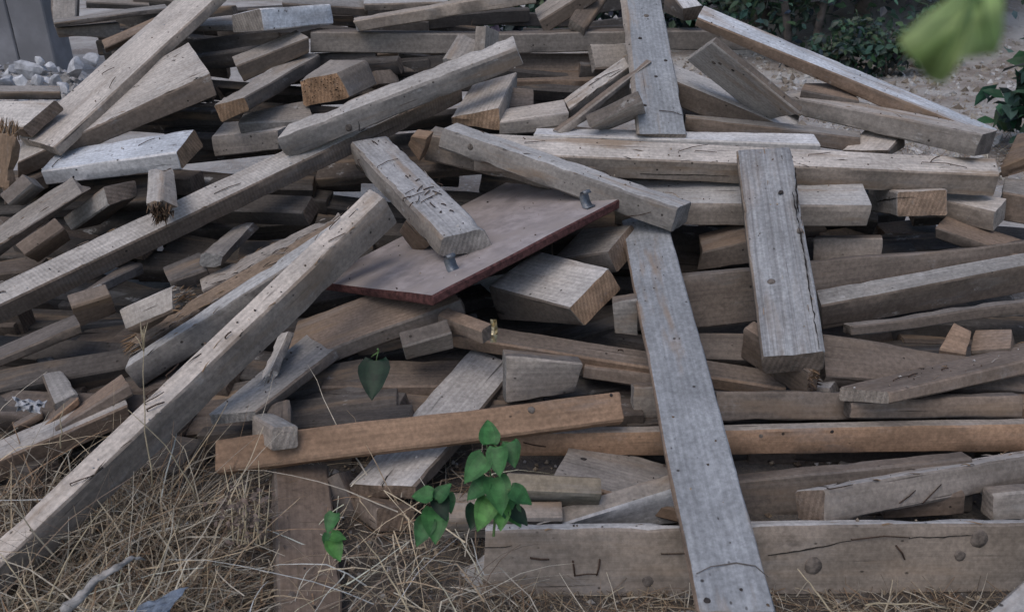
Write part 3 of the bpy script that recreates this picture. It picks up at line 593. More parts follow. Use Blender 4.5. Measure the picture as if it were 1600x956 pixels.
["O1","plank","plank",["o","o","o"],"orange brown plank with a knot crossing the middle of the picture",[0.9857,0.16454,0.03627,-0.1415,0.69156,0.70832,0.09147,-0.70333,0.70496,-0.7056,1.5574,0.144],[[-0.0008,-0.0007,-0.0003],[1.0082,0.0015,0.0003],[0.0008,0.0805,0.0003],[1.0114,0.0786,-0.0003],[-0.0008,-0.0006,-0.0503],[1.0083,0.0016,-0.0497],[0.0009,0.0805,-0.0497],[1.0115,0.0786,-0.0502]]],
["O2","beam","beam",["g","o","o"],"long level orange beam running to the right edge",[0.99983,0.00037,0.0186,0.00184,0.99296,-0.11847,-0.01851,0.11848,0.99278,-0.0228,1.7387,0.1331],[[-0.0104,-0.0015,-0.0043],[1.5366,0.0011,0.0036],[0.0227,0.0354,-0.0016],[1.5616,0.0371,0.0038],[-0.0118,0.0016,-0.0672],[1.5516,-0.0022,-0.0794],[0.0227,0.0354,-0.0741],[1.5615,0.0371,-0.0687]]],
["K1","plank","plank",["p","d","b"],"grey brown plank with one long crack under the orange plank",[0.38851,0.92135,0.01324,-0.91809,0.38828,-0.07969,-0.07856,0.0188,0.99673,-0.2384,1.5403,0.1091],[[0.0055,-0.0064,0.0051],[0.652,0.0001,-0.0102],[-0.0094,0.176,-0.0161],[0.6763,0.16,0.0278],[0.0093,-0.0018,-0.0359],[0.6449,0.0085,-0.0702],[-0.0073,0.1803,-0.061],[0.6763,0.16,-0.0255]]],
["S1","board","board",["d","b","d"],"dim board behind the dark heart leaf",[0.99828,0.0511,-0.02876,-0.04899,0.99635,0.06991,0.03223,-0.06839,0.99714,-0.5607,2.0123,0.112],[[0.0027,-0.0005,-0.0005],[0.4486,0.0004,0.0005],[-0.0007,0.1418,-0.0014],[0.4495,0.1438,0.0024],[-0.0021,0.001,-0.0561],[0.4491,-0.0014,-0.0603],[-0.0007,0.1418,-0.059],[0.4496,0.1438,-0.0553]]],
["S8","block","block",["g","d","g"],"grey block hanging above the cracked plank",[0.95373,0.2447,0.17469,0.0234,-0.63966,0.7683,0.29975,-0.72866,-0.61579,-0.3109,2.0659,0.1659],[[-0.0003,0.0005,-0.0014],[0.1457,-0.0005,0.0014],[0.0003,0.1082,0.0012],[0.1448,0.1091,-0.0013],[-0.0003,0.0005,-0.0514],[0.1458,-0.0006,-0.0487],[0.0003,0.1081,-0.0488],[0.1449,0.1091,-0.0512]]],
["O3","board","board",["b","d","b"],"smooth orange brown board beneath the panel",[0.93942,0.16467,0.30064,-0.19788,0.97668,0.08336,-0.2799,-0.1378,0.95009,-0.665,2.0802,0.1476],[[-0.0208,-0.0018,-0.0039],[0.546,0.0006,0.0015],[0.0246,0.2408,0.0029],[0.516,0.2402,-0.0],[-0.0208,-0.0018,-0.0539],[0.546,0.0006,-0.0485],[0.0246,0.2408,-0.0471],[0.516,0.2402,-0.05]]],
["O4","board","board",["b","d","b"],"brown board below the smooth orange brown board",[0.96636,0.02207,0.25624,-0.13639,0.88865,0.43784,-0.21804,-0.45806,0.86177,-0.484,2.1579,0.147],[[0.0018,0.0077,0.006],[0.3488,-0.0074,-0.0057],[-0.0019,0.0921,-0.0064],[0.3536,0.1083,0.006],[0.0018,0.0077,-0.044],[0.3488,-0.0075,-0.0557],[-0.0019,0.0921,-0.0564],[0.3536,0.1083,-0.0439]]],
["F1","log","log",["b","d","d"],"round brown log end with a scrap of gold foil",[-0.7299,0.67753,-0.09056,0.47415,0.59727,0.64688,0.49236,0.42922,-0.7572,-0.0947,1.9864,0.2792],[[-0.001,-0.0071,0.0035],[0.1884,0.0004,0.0032],[0.0043,0.0625,-0.0024],[0.1957,0.0695,-0.0043],[-0.0032,0.0086,0.0499],[0.1885,0.0005,0.0534],[0.0043,0.0626,0.0478],[0.1957,0.0695,0.0459]]],
["S2","board","board",["g","d","g"],"grey board with two nail holes behind the orange plank",[0.97088,0.21934,-0.09629,0.08834,0.0458,0.99504,0.22267,-0.97457,0.02509,-0.0235,1.9386,0.111],[[0.0052,-0.0113,0.0061],[0.213,0.0117,-0.0061],[-0.005,0.1357,-0.0061],[0.2215,0.1126,0.006],[0.0052,-0.0113,-0.0439],[0.2131,0.0117,-0.056],[-0.0049,0.1358,-0.0561],[0.2215,0.1125,-0.044]]],
["S3","beam","beam",["d","o","o"],"long dark beam with an orange front edge passing behind the front plank",[0.97199,-0.22914,-0.05222,0.23429,0.96222,0.13871,0.01846,-0.14706,0.98895,-0.2011,2.186,0.1911],[[0.0051,0.0006,-0.0008],[1.0076,-0.0013,-0.0009],[-0.0092,0.0801,0.0012],[1.0109,0.0821,0.0009],[0.0037,0.001,-0.0475],[1.0135,0.0004,-0.048],[-0.0092,0.0801,-0.0465],[1.0109,0.0821,-0.0468]]],
["S4","board","board",["b","b","b"],"brown board below the long dark beam left of the front plank",[0.98398,-0.1713,-0.04946,0.1539,0.95608,-0.24947,0.09002,0.23786,0.96712,0.2096,2.0663,0.1507],[[0.0018,0.0001,-0.0012],[0.2775,0.0001,0.0005],[-0.0042,0.0898,-0.0007],[0.2819,0.0911,0.0003],[0.0022,0.0006,-0.0406],[0.2737,-0.0006,-0.0426],[-0.0042,0.0898,-0.0429],[0.2819,0.0911,-0.0419]]],
["S9","block","block",["g","d","g"],"grey block between the orange plank and the front plank",[0.99984,0.01058,0.01418,-0.01619,0.22369,0.97453,0.00714,-0.9746,0.22382,0.3388,1.9042,0.0669],[[-0.001,0.0002,-0.0],[0.1104,-0.0,0.0],[0.001,0.0977,0.0],[0.108,0.0976,0.0],[-0.0011,0.0002,-0.0501],[0.1104,0.0001,-0.05],[0.001,0.0977,-0.0499],[0.108,0.0977,-0.0499]]],
["K2","board","board",["g","b","b"],"weathered board with a dark gouge lying left of the front plank",[0.96093,-0.25012,-0.11857,0.22966,0.95954,-0.1629,0.15452,0.12931,0.97949,0.1032,1.5683,0.1203],[[-0.0065,-0.0012,0.0001],[0.334,-0.0007,-0.0011],[0.0048,0.2277,0.0009],[0.3304,0.2254,-0.0006],[0.0027,0.0006,-0.0367],[0.3417,0.0014,-0.0363],[0.0048,0.2277,-0.036],[0.3304,0.2254,-0.0376]]],
["K3","slab","board",["w","g","g"],"pale wedge shaped slab rising behind the bottom beam",[0.97108,0.22527,0.07913,-0.02132,-0.24829,0.96845,0.23781,-0.94213,-0.2363,0.0981,1.4591,0.0053],[[-0.006,0.0102,-0.0099],[0.3486,-0.011,0.0102],[0.0056,0.0921,0.0096],[0.3411,0.1127,-0.0098],[-0.0061,0.0101,-0.0598],[0.3486,-0.0111,-0.0399],[0.0056,0.0921,-0.0404],[0.3411,0.1127,-0.0598]]],
["K4","board","board",["y","y","y"],"yellowish board behind the seedling leaves",[0.99835,-0.05555,0.0143,-0.0379,-0.45171,0.89136,-0.04305,-0.89043,-0.45307,-0.0041,1.5491,-0.0056],[[0.0041,-0.002,0.0021],[0.2064,0.0017,-0.0019],[-0.0036,0.1819,-0.002],[0.213,0.1785,0.0018],[0.0042,-0.0019,-0.0479],[0.2064,0.0017,-0.0518],[-0.0035,0.1819,-0.052],[0.2131,0.1784,-0.0482]]],
["K5","board","board",["c","f","g"],"grey board behind the seedlings, the lower of two",[0.99996,0.00687,-0.00586,0.00792,-0.35561,0.9346,0.00433,-0.93461,-0.35565,-0.1568,1.4475,0.0392],[[-0.0024,0.0001,-0.0002],[0.2749,0.0001,-0.0],[0.0023,0.0876,0.0001],[0.2702,0.0876,0.0],[-0.0025,0.0001,-0.0501],[0.2749,0.0001,-0.0501],[0.0023,0.0876,-0.0499],[0.2702,0.0875,-0.0499]]],
["K5b","board","board",["g","f","g"],"grey board behind the seedlings, the upper of two",[0.99859,-0.03208,0.0422,0.02991,0.99824,0.05119,-0.04377,-0.04985,0.9978,-0.1696,1.5241,0.0347],[[0.0012,0.0002,0.0003],[0.2917,-0.0002,-0.0002],[-0.0013,0.0968,-0.0003],[0.2943,0.0972,0.0002],[0.0012,0.0002,-0.0497],[0.2917,-0.0002,-0.0502],[-0.0013,0.0968,-0.0503],[0.2943,0.0972,-0.0499]]],
["V1","plank","plank",["v","b","g"],"wide blue grey plank leaning up from the bottom edge",[0.03025,0.9892,0.14343,0.99608,-0.04177,0.078,0.08315,0.14051,-0.98658,0.3406,1.1057,0.1683],[[-0.0012,0.0023,0.0022],[1.6093,-0.005,0.0151],[-0.0034,0.1448,0.0051],[1.6293,0.1497,-0.0147],[0.0048,-0.001,0.0139],[1.6093,-0.005,0.0363],[-0.0034,0.1448,0.0264],[1.6293,0.1498,0.0066]]],
["V2","plank","plank",["v","f","b"],"weathered grey plank with open grain hanging over the level beams",[0.12742,0.9201,0.37037,0.96442,-0.20215,0.17039,0.23165,0.33548,-0.91312,0.6713,1.8981,0.2733],[[-0.0018,0.0005,0.0019],[0.9367,-0.0089,-0.0053],[0.0026,0.1627,-0.0029],[0.933,0.173,0.0051],[-0.0015,0.0043,0.0765],[0.9368,-0.0088,0.0682],[0.0005,0.1602,0.0716],[0.933,0.173,0.0786]]],
["S5","beam","beam",["b","b","b"],"rough brown timber end under the hanging weathered plank",[0.54967,-0.82631,-0.12275,-0.1318,-0.23088,0.96401,-0.82492,-0.51371,-0.23582,0.6821,2.1019,0.1574],[[0.0007,-0.0013,0.001],[0.2383,0.0011,-0.0008],[-0.0006,0.1172,-0.001],[0.2392,0.115,0.0008],[0.0007,-0.0013,-0.049],[0.2383,0.0011,-0.0509],[-0.0006,0.1172,-0.0509],[0.2393,0.115,-0.0493]]],
["H0","board","board",["w","p","p"],"thin light board along the back of the long level beam",[0.99588,-0.09028,-0.00849,0.09065,0.99348,0.06917,0.00219,-0.06965,0.99757,0.0813,2.9829,0.6233],[[-0.0025,0.0016,0.0032],[1.0473,-0.0017,-0.003],[0.0027,0.1093,-0.0036],[1.0479,0.1129,0.0033],[-0.0025,0.0016,-0.0468],[1.0473,-0.0017,-0.053],[0.0027,0.1093,-0.0536],[1.048,0.1128,-0.0467]]],
["H1","beam","beam",["p","f","g"],"long level beam reaching right with twigs and nails on top",[0.99523,-0.09447,-0.02424,0.09727,0.94323,0.31759,-0.00714,-0.31843,0.94792,-0.142,2.8817,0.5896],[[0.0024,-0.0034,-0.0038],[1.8437,0.0006,0.0018],[-0.0013,0.1182,0.0053],[1.8644,0.1141,-0.0002],[-0.0012,-0.0016,-0.0882],[1.857,-0.0011,-0.0882],[-0.0013,0.1181,-0.0814],[1.8644,0.1141,-0.0869]]],
["H2","beam","beam",["p","f","g"],"grey beam below the long level beam ending right of the hanging plank",[0.97933,-0.19509,0.05334,0.18577,0.97197,0.14406,-0.07995,-0.13118,0.98813,0.3704,2.7662,0.4268],[[-0.0021,0.0008,0.002],[0.8679,-0.0005,-0.0018],[0.0054,0.2086,-0.0003],[0.8647,0.2085,0.0016],[-0.0029,-0.0025,-0.0863],[0.8615,0.0001,-0.0821],[0.0055,0.2086,-0.0838],[0.8648,0.2086,-0.0818]]],
["H3","block","block",["p","f","o"],"timber with a brick orange sawn end under the long level beam",[0.04362,0.97564,-0.21501,0.99725,-0.0296,0.068,0.05998,-0.21738,-0.97424,1.3465,2.701,0.4891],[[-0.0001,-0.0019,-0.0001],[0.2601,-0.0056,-0.005],[-0.0003,0.1698,0.0008],[0.2593,0.1725,0.0003],[0.0006,0.0019,0.0874],[0.259,0.0044,0.0928],[-0.0004,0.1747,0.0923],[0.2593,0.1726,0.09]]],
["H4","block","block",["p","f","g"],"grey block at right just below the tip of the long level beam",[-0.6664,0.74552,-0.0105,0.74329,0.66538,0.06914,0.05853,0.03826,-0.99755,1.6714,2.65,0.4346],[[-0.0013,-0.0008,0.003],[0.262,-0.0054,-0.0069],[0.0078,0.1322,-0.0102],[0.2426,0.1368,0.011],[-0.0083,0.0029,0.0796],[0.2539,0.0034,0.0649],[0.0016,0.1314,0.0709],[0.2426,0.1367,0.0819]]],
["H5","block","block",["b","f","d"],"dull brown block in the shade right of the hanging plank",[0.91401,-0.37589,0.15264,0.40213,0.88917,-0.21833,-0.05366,0.26094,0.96386,1.0846,2.7153,0.3104],[[-0.0017,-0.0002,0.0029],[0.2283,0.0006,-0.0006],[0.0024,0.1178,0.0007],[0.2257,0.1161,-0.0005],[-0.0008,-0.0012,-0.0921],[0.2262,0.0001,-0.0859],[0.0024,0.1178,-0.087],[0.2257,0.116,-0.0882]]],
["H12","beam","beam",["b","d","b"],"dark brown board slanting to the right edge below the grey block",[0.82802,-0.52392,-0.19972,0.54426,0.83665,0.06169,0.13478,-0.15978,0.97791,1.4878,2.6499,0.3736],[[-0.0118,-0.0054,0.0013],[0.5082,-0.0025,0.0024],[0.0087,0.1644,-0.0019],[0.5066,0.1593,0.0045],[0.0036,0.0039,-0.0396],[0.534,0.0031,-0.0506],[0.0087,0.1645,-0.0441],[0.5065,0.1594,-0.0378]]],
["H13","block","block",["b","b","b"],"broken brown chunk at the right edge beside the tip of the long level beam",[0.48504,-0.75852,0.43517,0.69086,0.63747,0.34109,-0.53613,0.1352,0.83324,1.8159,2.9416,0.5332],[[0.0022,-0.007,-0.0218],[0.2043,0.0086,0.0129],[0.0036,0.1885,0.018],[0.2029,0.1664,-0.0094],[-0.0062,-0.0124,-0.0672],[0.2042,0.0086,-0.0544],[0.0036,0.1885,-0.0492],[0.2029,0.1664,-0.0765]]],
["H14","board","board",["g","b","g"],"grey board at the right edge below the broken chunk",[0.87957,-0.47495,0.02803,0.46485,0.87042,0.16212,-0.1014,-0.12956,0.98637,1.7569,2.7539,0.458],[[-0.0101,0.0035,0.0132],[0.2117,-0.0079,-0.003],[-0.0029,0.1617,0.003],[0.2156,0.1631,0.0068],[0.0117,0.0054,-0.099],[0.2371,-0.0024,-0.1134],[-0.0029,0.1617,-0.0937],[0.2156,0.1631,-0.0898]]],
["H6","board","board",["d","d","d"],"wide dark board standing on edge behind the hanging plank",[0.98508,0.16615,0.04489,-0.08927,0.27022,0.95865,0.14715,-0.94835,0.28102,0.551,2.3007,0.1578],[[-0.0055,-0.0084,0.0006],[1.3601,0.0088,-0.0011],[0.0053,0.1708,-0.0005],[1.355,0.1549,0.001],[-0.0055,-0.0084,-0.0494],[1.36,0.0087,-0.0511],[0.0054,0.1709,-0.0506],[1.3551,0.1548,-0.049]]],
["H7","beam","beam",["g","d","g"],"dark beam with a dim blue top at right below the wide dark board",[0.98145,0.14251,0.12824,-0.16506,0.96838,0.1871,-0.09752,-0.20479,0.97393,0.9882,2.2983,0.2417],[[-0.011,-0.0005,-0.0021],[0.9471,0.0055,0.0039],[0.0083,0.0756,0.0061],[1.0016,0.0726,0.0043],[0.0034,-0.0037,-0.1017],[0.9777,-0.0058,-0.1046],[0.0083,0.0756,-0.0909],[1.0015,0.0725,-0.0928]]],
["H8","board","board",["d","f","d"],"grey board edge under the dim blue topped beam",[0.98597,0.15872,0.05176,-0.08594,0.21674,0.97244,0.14313,-0.96324,0.22734,1.0156,2.1332,0.2055],[[0.0008,0.006,-0.0012],[0.8341,-0.0006,0.0003],[-0.0007,0.0383,0.0011],[0.8312,0.0446,-0.0003],[0.0008,0.0059,-0.0512],[0.8341,-0.0006,-0.0497],[-0.0008,0.0384,-0.0488],[0.8311,0.0446,-0.0503]]],
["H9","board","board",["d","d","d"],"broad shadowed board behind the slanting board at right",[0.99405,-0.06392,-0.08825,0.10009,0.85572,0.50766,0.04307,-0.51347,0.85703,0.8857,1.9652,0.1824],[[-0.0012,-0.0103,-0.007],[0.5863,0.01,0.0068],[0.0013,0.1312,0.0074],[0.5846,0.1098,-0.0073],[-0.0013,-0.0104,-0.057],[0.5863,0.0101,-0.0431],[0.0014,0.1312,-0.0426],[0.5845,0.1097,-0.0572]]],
["H15","block","block",["o","o","o"],"small orange block in the gap at right",[0.80846,-0.58718,-0.04031,0.56626,0.75732,0.32529,-0.16048,-0.28581,0.94475,1.2617,2.0845,0.2008],[[-0.0038,-0.0054,-0.0015],[0.0665,0.0051,0.0015],[0.004,0.1247,0.0014],[0.0594,0.1141,-0.0014],[-0.0039,-0.0054,-0.0515],[0.0666,0.0052,-0.0485],[0.0039,0.1246,-0.0486],[0.0594,0.1142,-0.0514]]],
["H16","block","block",["b","d","b"],"dark brown block beside the small orange block",[0.77951,-0.52516,0.34141,0.48398,0.85098,0.20395,-0.39764,0.00626,0.91752,1.3725,2.1181,0.1707],[[-0.0015,-0.0019,-0.001],[0.1055,0.0016,0.001],[0.0014,0.1178,0.0009],[0.1031,0.1144,-0.0009],[-0.0015,-0.0018,-0.051],[0.1055,0.0016,-0.0491],[0.0015,0.1177,-0.049],[0.1031,0.1144,-0.0509]]],
["H10","board","board",["b","b","g"],"slanting flat board at right with bits of bark on it",[0.90739,0.41654,-0.05597,-0.4074,0.83904,-0.36061,-0.10325,0.35001,0.93104,0.9369,1.7225,0.2684],[[0.0035,-0.0017,-0.0012],[0.8714,0.0007,0.0003],[-0.0036,0.154,-0.0053],[0.8797,0.1505,0.0092],[0.0046,-0.0014,-0.0324],[0.8685,0.0013,-0.0489],[-0.006,0.1553,-0.0433],[0.8798,0.1506,-0.0313]]],
["H17","board","board",["b","d","d"],"rough grey board pressed under the slanting flat board",[0.99956,-0.0095,0.02806,-0.02376,0.30871,0.95086,-0.01769,-0.95111,0.30834,0.8933,1.7897,0.1369],[[-0.0009,0.0053,-0.0006],[0.453,-0.003,0.0004],[0.0008,0.0523,0.0007],[0.4502,0.0605,-0.0003],[-0.0008,0.0054,-0.0506],[0.453,-0.003,-0.0497],[0.0008,0.0522,-0.0494],[0.4502,0.0604,-0.0503]]],
["H18","board","board",["b","b","b"],"brown board at right between the slanting board and the orange beam",[0.83517,-0.51999,0.17917,0.53954,0.83781,-0.08346,-0.10672,0.16638,0.98027,1.2109,1.9566,0.1078],[[-0.0001,0.0007,0.0022],[0.3752,-0.0022,-0.0026],[-0.0011,0.0934,-0.004],[0.3786,0.0973,0.0029],[0.001,0.0013,-0.0372],[0.3779,0.0004,-0.0392],[-0.0011,0.0933,-0.0428],[0.3786,0.0974,-0.0359]]],
["H19","block","block",["g","f","g"],"small block right of the rough brown timber end",[0.82726,-0.5066,0.24289,0.51271,0.85752,0.0423,-0.22972,0.08954,0.96913,0.8299,1.9606,0.139],[[0.0066,0.0043,-0.0013],[0.0669,-0.0031,0.0],[-0.0099,0.1038,0.0017],[0.0814,0.1172,-0.0014],[0.0025,0.0008,-0.0471],[0.0662,-0.0022,-0.0411],[-0.0099,0.1038,-0.0429],[0.0813,0.1172,-0.0461]]],
["S6","beam","beam",["d","d","d"],"dark beam just above the orange beam right of the front plank",[0.99832,0.0528,-0.02368,-0.00025,0.41313,0.91067,0.05787,-0.90914,0.41245,0.5552,1.8369,0.1042],[[0.0001,-0.0014,0.0],[0.5551,0.0023,-0.0],[-0.0,0.0819,-0.0],[0.5549,0.0781,-0.0],[0.0001,-0.0014,-0.05],[0.5552,0.0024,-0.05],[-0.0,0.0819,-0.05],[0.5549,0.0781,-0.05]]],
["U1","board","board",["d","d","d"],"dark board just under the orange beam right of the front plank",[0.99851,0.01709,0.05176,-0.05326,0.10412,0.99314,0.01159,-0.99442,0.10487,0.6445,1.7908,-0.0245],[[0.0013,0.0019,-0.0006],[0.2627,0.0003,-0.0001],[-0.0013,0.0558,0.0004],[0.258,0.0559,0.0004],[0.0013,0.0019,-0.0506],[0.2627,0.0004,-0.0501],[-0.0012,0.0559,-0.0496],[0.258,0.0559,-0.0496]]],
["U2","block","block",["g","d","g"],"grey block just under the orange beam",[0.99948,0.02138,0.02409,-0.02938,0.29891,0.95383,0.0132,-0.95404,0.29939,0.8849,1.7749,-0.024],[[0.0026,-0.0009,0.0002],[0.1246,0.0021,-0.0003],[-0.0025,0.0744,-0.0002],[0.1273,0.0703,0.0004],[0.0026,-0.0009,-0.0498],[0.1246,0.002,-0.0503],[-0.0025,0.0744,-0.0502],[0.1274,0.0702,-0.0496]]],
["U3","board","board",["d","d","d"],"wide dark board under the orange beam behind the nailed beam",[0.9968,0.01007,0.07935,-0.07923,0.25993,0.96237,-0.01093,-0.96558,0.25989,0.5579,1.5739,-0.0266],[[-0.0014,0.0082,-0.0013],[0.5788,-0.0083,0.0014],[0.0013,0.115,0.0014],[0.578,0.1316,-0.0014],[-0.0014,0.0083,-0.0513],[0.5788,-0.0083,-0.0486],[0.0013,0.115,-0.0486],[0.5779,0.1316,-0.0515]]],
["H11","beam","beam",["p","f","b"],"weathered beam with bent nails in its side at lower right",[0.93828,0.33581,-0.08277,-0.33103,0.80259,-0.49625,-0.10022,0.49303,0.86422,0.678,1.4228,0.1923],[[0.009,-0.0037,0.0055],[0.8897,-0.0018,-0.0026],[-0.0068,0.0827,-0.0038],[0.8829,0.0804,-0.0021],[-0.0028,0.0013,-0.0709],[0.8796,0.0011,-0.0634],[-0.0069,0.0827,-0.0723],[0.883,0.0804,-0.0707]]],
["U5","board","board",["b","b","b"],"brown board under the weathered nailed beam",[0.99395,-0.02685,0.10654,-0.10365,0.09271,0.99028,-0.03646,-0.99533,0.08936,0.8817,1.513,0.037],[[0.0017,0.0024,-0.0009],[0.1901,-0.0009,0.0002],[-0.0017,0.0571,0.0007],[0.1881,0.0589,-0.0],[0.0017,0.0025,-0.051],[0.19,-0.0008,-0.0497],[-0.0017,0.0571,-0.0493],[0.1881,0.059,-0.0499]]],
["U6","block","block",["g","f","g"],"grey block at the right edge above the bottom beam",[0.99739,0.0079,0.07174,-0.07103,0.2835,0.95634,-0.01278,-0.95894,0.28332,1.1186,1.4781,0.0583],[[-0.0005,0.0046,-0.0007],[0.2047,-0.0038,0.0005],[0.0006,0.0722,0.0006],[0.2028,0.08,-0.0006],[-0.0006,0.0045,-0.0506],[0.2047,-0.0037,-0.0495],[0.0005,0.0721,-0.0494],[0.2027,0.0801,-0.0505]]],
["G1","beam","beam",["p","h","g"],"heavy long beam with knots lying along the bottom right",[0.99993,0.0081,0.00808,-0.00516,0.94964,-0.3133,-0.01021,0.31324,0.94962,-0.0611,1.3557,0.1433],[[0.002,-0.0001,-0.0009],[1.3281,0.0004,0.0026],[0.0051,0.037,-0.0001],[1.3552,0.0371,0.0008],[-0.0071,0.0,-0.1553],[1.3394,-0.0002,-0.1578],[0.0052,0.0369,-0.1555],[1.3553,0.037,-0.1545]]],
["G2","plank","plank",["p","f","g"],"pale plank corner at the bottom right",[0.84289,0.52315,0.12589,0.5026,-0.84901,0.16302,0.19216,-0.07413,-0.97856,0.7449,1.0009,0.2053],[[-0.0028,0.001,0.0058],[0.4952,-0.0019,-0.0075],[0.0023,0.1144,-0.0051],[0.4909,0.1172,0.0067],[-0.0028,0.001,0.0558],[0.4951,-0.0019,0.0425],[0.0023,0.1144,0.0449],[0.4909,0.1171,0.0567]]],
["G3","slab","board",["w","g","g"],"pale slab on the ground under the heavy long beam",[0.96109,-0.18729,0.20303,0.26606,0.82527,-0.49814,-0.07426,0.53278,0.84299,0.1734,1.1753,0.044],[[-0.0073,-0.0021,0.0009],[0.2044,0.0018,-0.0007],[0.0096,0.2478,-0.001],[0.1891,0.2427,0.0009],[-0.0073,-0.0021,-0.0492],[0.2044,0.0018,-0.0507],[0.0096,0.2478,-0.051],[0.1891,0.2427,-0.0492]]],
["G0","plank","plank",["b","d","b"],"dark brown plank with a notch standing in the dry grass",[-0.26004,0.9564,0.13295,0.9224,0.28676,-0.25872,-0.28557,0.05535,-0.95676,-0.4613,1.1717,0.0625],[[0.001,0.0002,-0.0019],[0.4719,-0.0007,0.0026],[-0.0011,0.1325,0.0019],[0.4743,0.1329,-0.0027],[0.001,0.0002,0.0481],[0.4719,-0.0007,0.0525],[-0.001,0.1325,0.052],[0.4743,0.133,0.0473]]],
["G4","block","block",["b","b","b"],"reddish square timber end in the straw",[-0.49021,0.80722,-0.32878,0.86727,0.41417,-0.27623,-0.0868,-0.42055,-0.90311,-0.316,1.4932,0.0907],[[0.0004,-0.0007,-0.0004],[0.1689,-0.0034,0.0003],[0.0015,0.0988,0.0005],[0.165,0.1049,-0.001],[-0.002,0.0035,0.0552],[0.1689,-0.0033,0.0577],[-0.0,0.1016,0.0599],[0.165,0.1048,0.0563]]],
["G5","board","board",["b","d","b"],"bent brown board beside the dark notched plank",[-0.47867,0.50034,0.72149,0.16263,0.85805,-0.48714,-0.8628,-0.11584,-0.49209,-0.3757,1.5528,0.0151],[[-0.0016,-0.0,0.0027],[0.1213,0.0001,-0.0027],[0.0019,0.1158,-0.003],[0.1185,0.1158,0.0031],[-0.0015,-0.0001,0.0527],[0.1212,0.0001,0.0472],[0.0018,0.1158,0.047],[0.1185,0.1158,0.0531]]],
["G6","slab","board",["p","p","p"],"white board scrap left of the heavy long beam",[0.80232,-0.24664,0.54356,-0.09432,0.84681,0.52347,-0.5894,-0.47125,0.65615,-0.1228,1.3348,-0.034],[[0.0036,0.0059,0.0023],[0.0943,-0.0105,-0.0034],[-0.0043,0.0633,-0.0034],[0.1099,0.0837,0.0045],[0.0036,0.0059,-0.0158],[0.0943,-0.0105,-0.0215],[-0.0043,0.0633,-0.0214],[0.11,0.0837,-0.0135]]],
["Q1","beam","beam",["w","b","d"],"long pale beam slanting down at the upper right against the ground",[0.81037,-0.49922,-0.30673,0.57254,0.78591,0.23353,0.12448,-0.36486,0.9227,0.7724,3.5552,0.9995],[[0.0061,-0.0066,-0.0084],[1.2204,0.0008,0.006],[-0.0123,0.0971,0.007],[1.2392,0.0961,-0.0026],[0.0058,0.0053,-0.0529],[1.2375,-0.0017,-0.0586],[-0.0123,0.0971,-0.0478],[1.2393,0.0961,-0.0574]]],
["Q2","beam","beam",["p","f","d"],"grey beam with a knot near its dark end beneath the long pale beam",[-0.71173,0.69911,0.06842,0.6957,0.71501,-0.06906,-0.0972,-0.00155,-0.99526,1.6239,2.7531,0.675],[[0.0015,0.0007,-0.0034],[0.7406,-0.0072,0.0087],[-0.0022,0.1749,-0.002],[0.7398,0.1733,-0.0044],[0.0029,-0.0017,0.0754],[0.7358,0.005,0.0725],[-0.0032,0.1702,0.0839],[0.7398,0.1733,0.0723]]],
["Q7","block","block",["b","d","d"],"brown block behind the grey beam with a knot at upper right",[0.97741,-0.1971,-0.07625,0.20836,0.95909,0.19168,0.03535,-0.20323,0.97849,1.1577,3.2318,0.7356],[[-0.0131,0.0043,0.009],[0.215,-0.0044,-0.0092],[0.0142,0.1389,-0.0095],[0.1876,0.1482,0.0097],[-0.0132,0.0043,-0.041],[0.215,-0.0045,-0.0592],[0.0141,0.1389,-0.0594],[0.1877,0.1481,-0.0403]]],
["Q8","block","block",["p","d","d"],"pale block wedged under the grey knotted beam",[0.63718,0.76138,0.11959,-0.76071,0.64621,-0.06104,-0.12376,-0.05207,0.99095,1.3624,2.8676,0.5959],[[0.0019,-0.003,-0.0013],[0.2104,0.0056,-0.0003],[-0.0139,0.1592,-0.0109],[0.2308,0.1474,0.0132],[0.0113,-0.0026,-0.0309],[0.2074,-0.0008,-0.0558],[-0.0138,0.1591,-0.0539],[0.2308,0.1474,-0.0298]]],
["Q3","board","board",["g","b","g"],"weathered board just above the thin light board at right",[0.97235,-0.22397,-0.06615,0.22627,0.97361,0.02959,0.05777,-0.04374,0.99737,0.6745,3.1217,0.6577],[[-0.0021,0.0007,0.0023],[0.6466,-0.0021,-0.0004],[-0.0045,0.0904,-0.0034],[0.66,0.0958,0.0035],[0.0063,0.0023,-0.0525],[0.661,-0.0008,-0.0579],[-0.0045,0.0904,-0.0577],[0.66,0.0958,-0.0508]]],
["Q4","beam","beam",["p","d","g"],"pale grey beam sloping down right of the upright plank",[0.92839,-0.17992,-0.32514,0.23197,0.96415,0.12885,0.2903,-0.19505,0.93685,0.6369,3.217,0.7781],[[-0.0121,0.0031,0.005],[0.5155,-0.0054,-0.0067],[-0.0221,0.2188,0.0052],[0.5409,0.2151,-0.0014],[0.033,0.0003,-0.0863],[0.5574,0.0003,-0.0857],[-0.0222,0.2188,-0.08],[0.541,0.2151,-0.0865]]],
["Q5","plank","plank",["p","d","g"],"flat grey plank with nail holes sloping behind the pale grey beam",[0.81007,-0.0334,-0.58538,0.22256,-0.90614,0.35969,-0.54245,-0.42166,-0.72661,0.6754,3.2362,0.8615],[[0.0073,0.0016,-0.0002],[0.4039,-0.0026,0.0004],[-0.0066,0.2339,0.0003],[0.4258,0.2377,-0.0004],[0.0073,0.0017,-0.0302],[0.4039,-0.0026,-0.0297],[-0.0066,0.2339,-0.0297],[0.4258,0.2376,-0.0305]]],
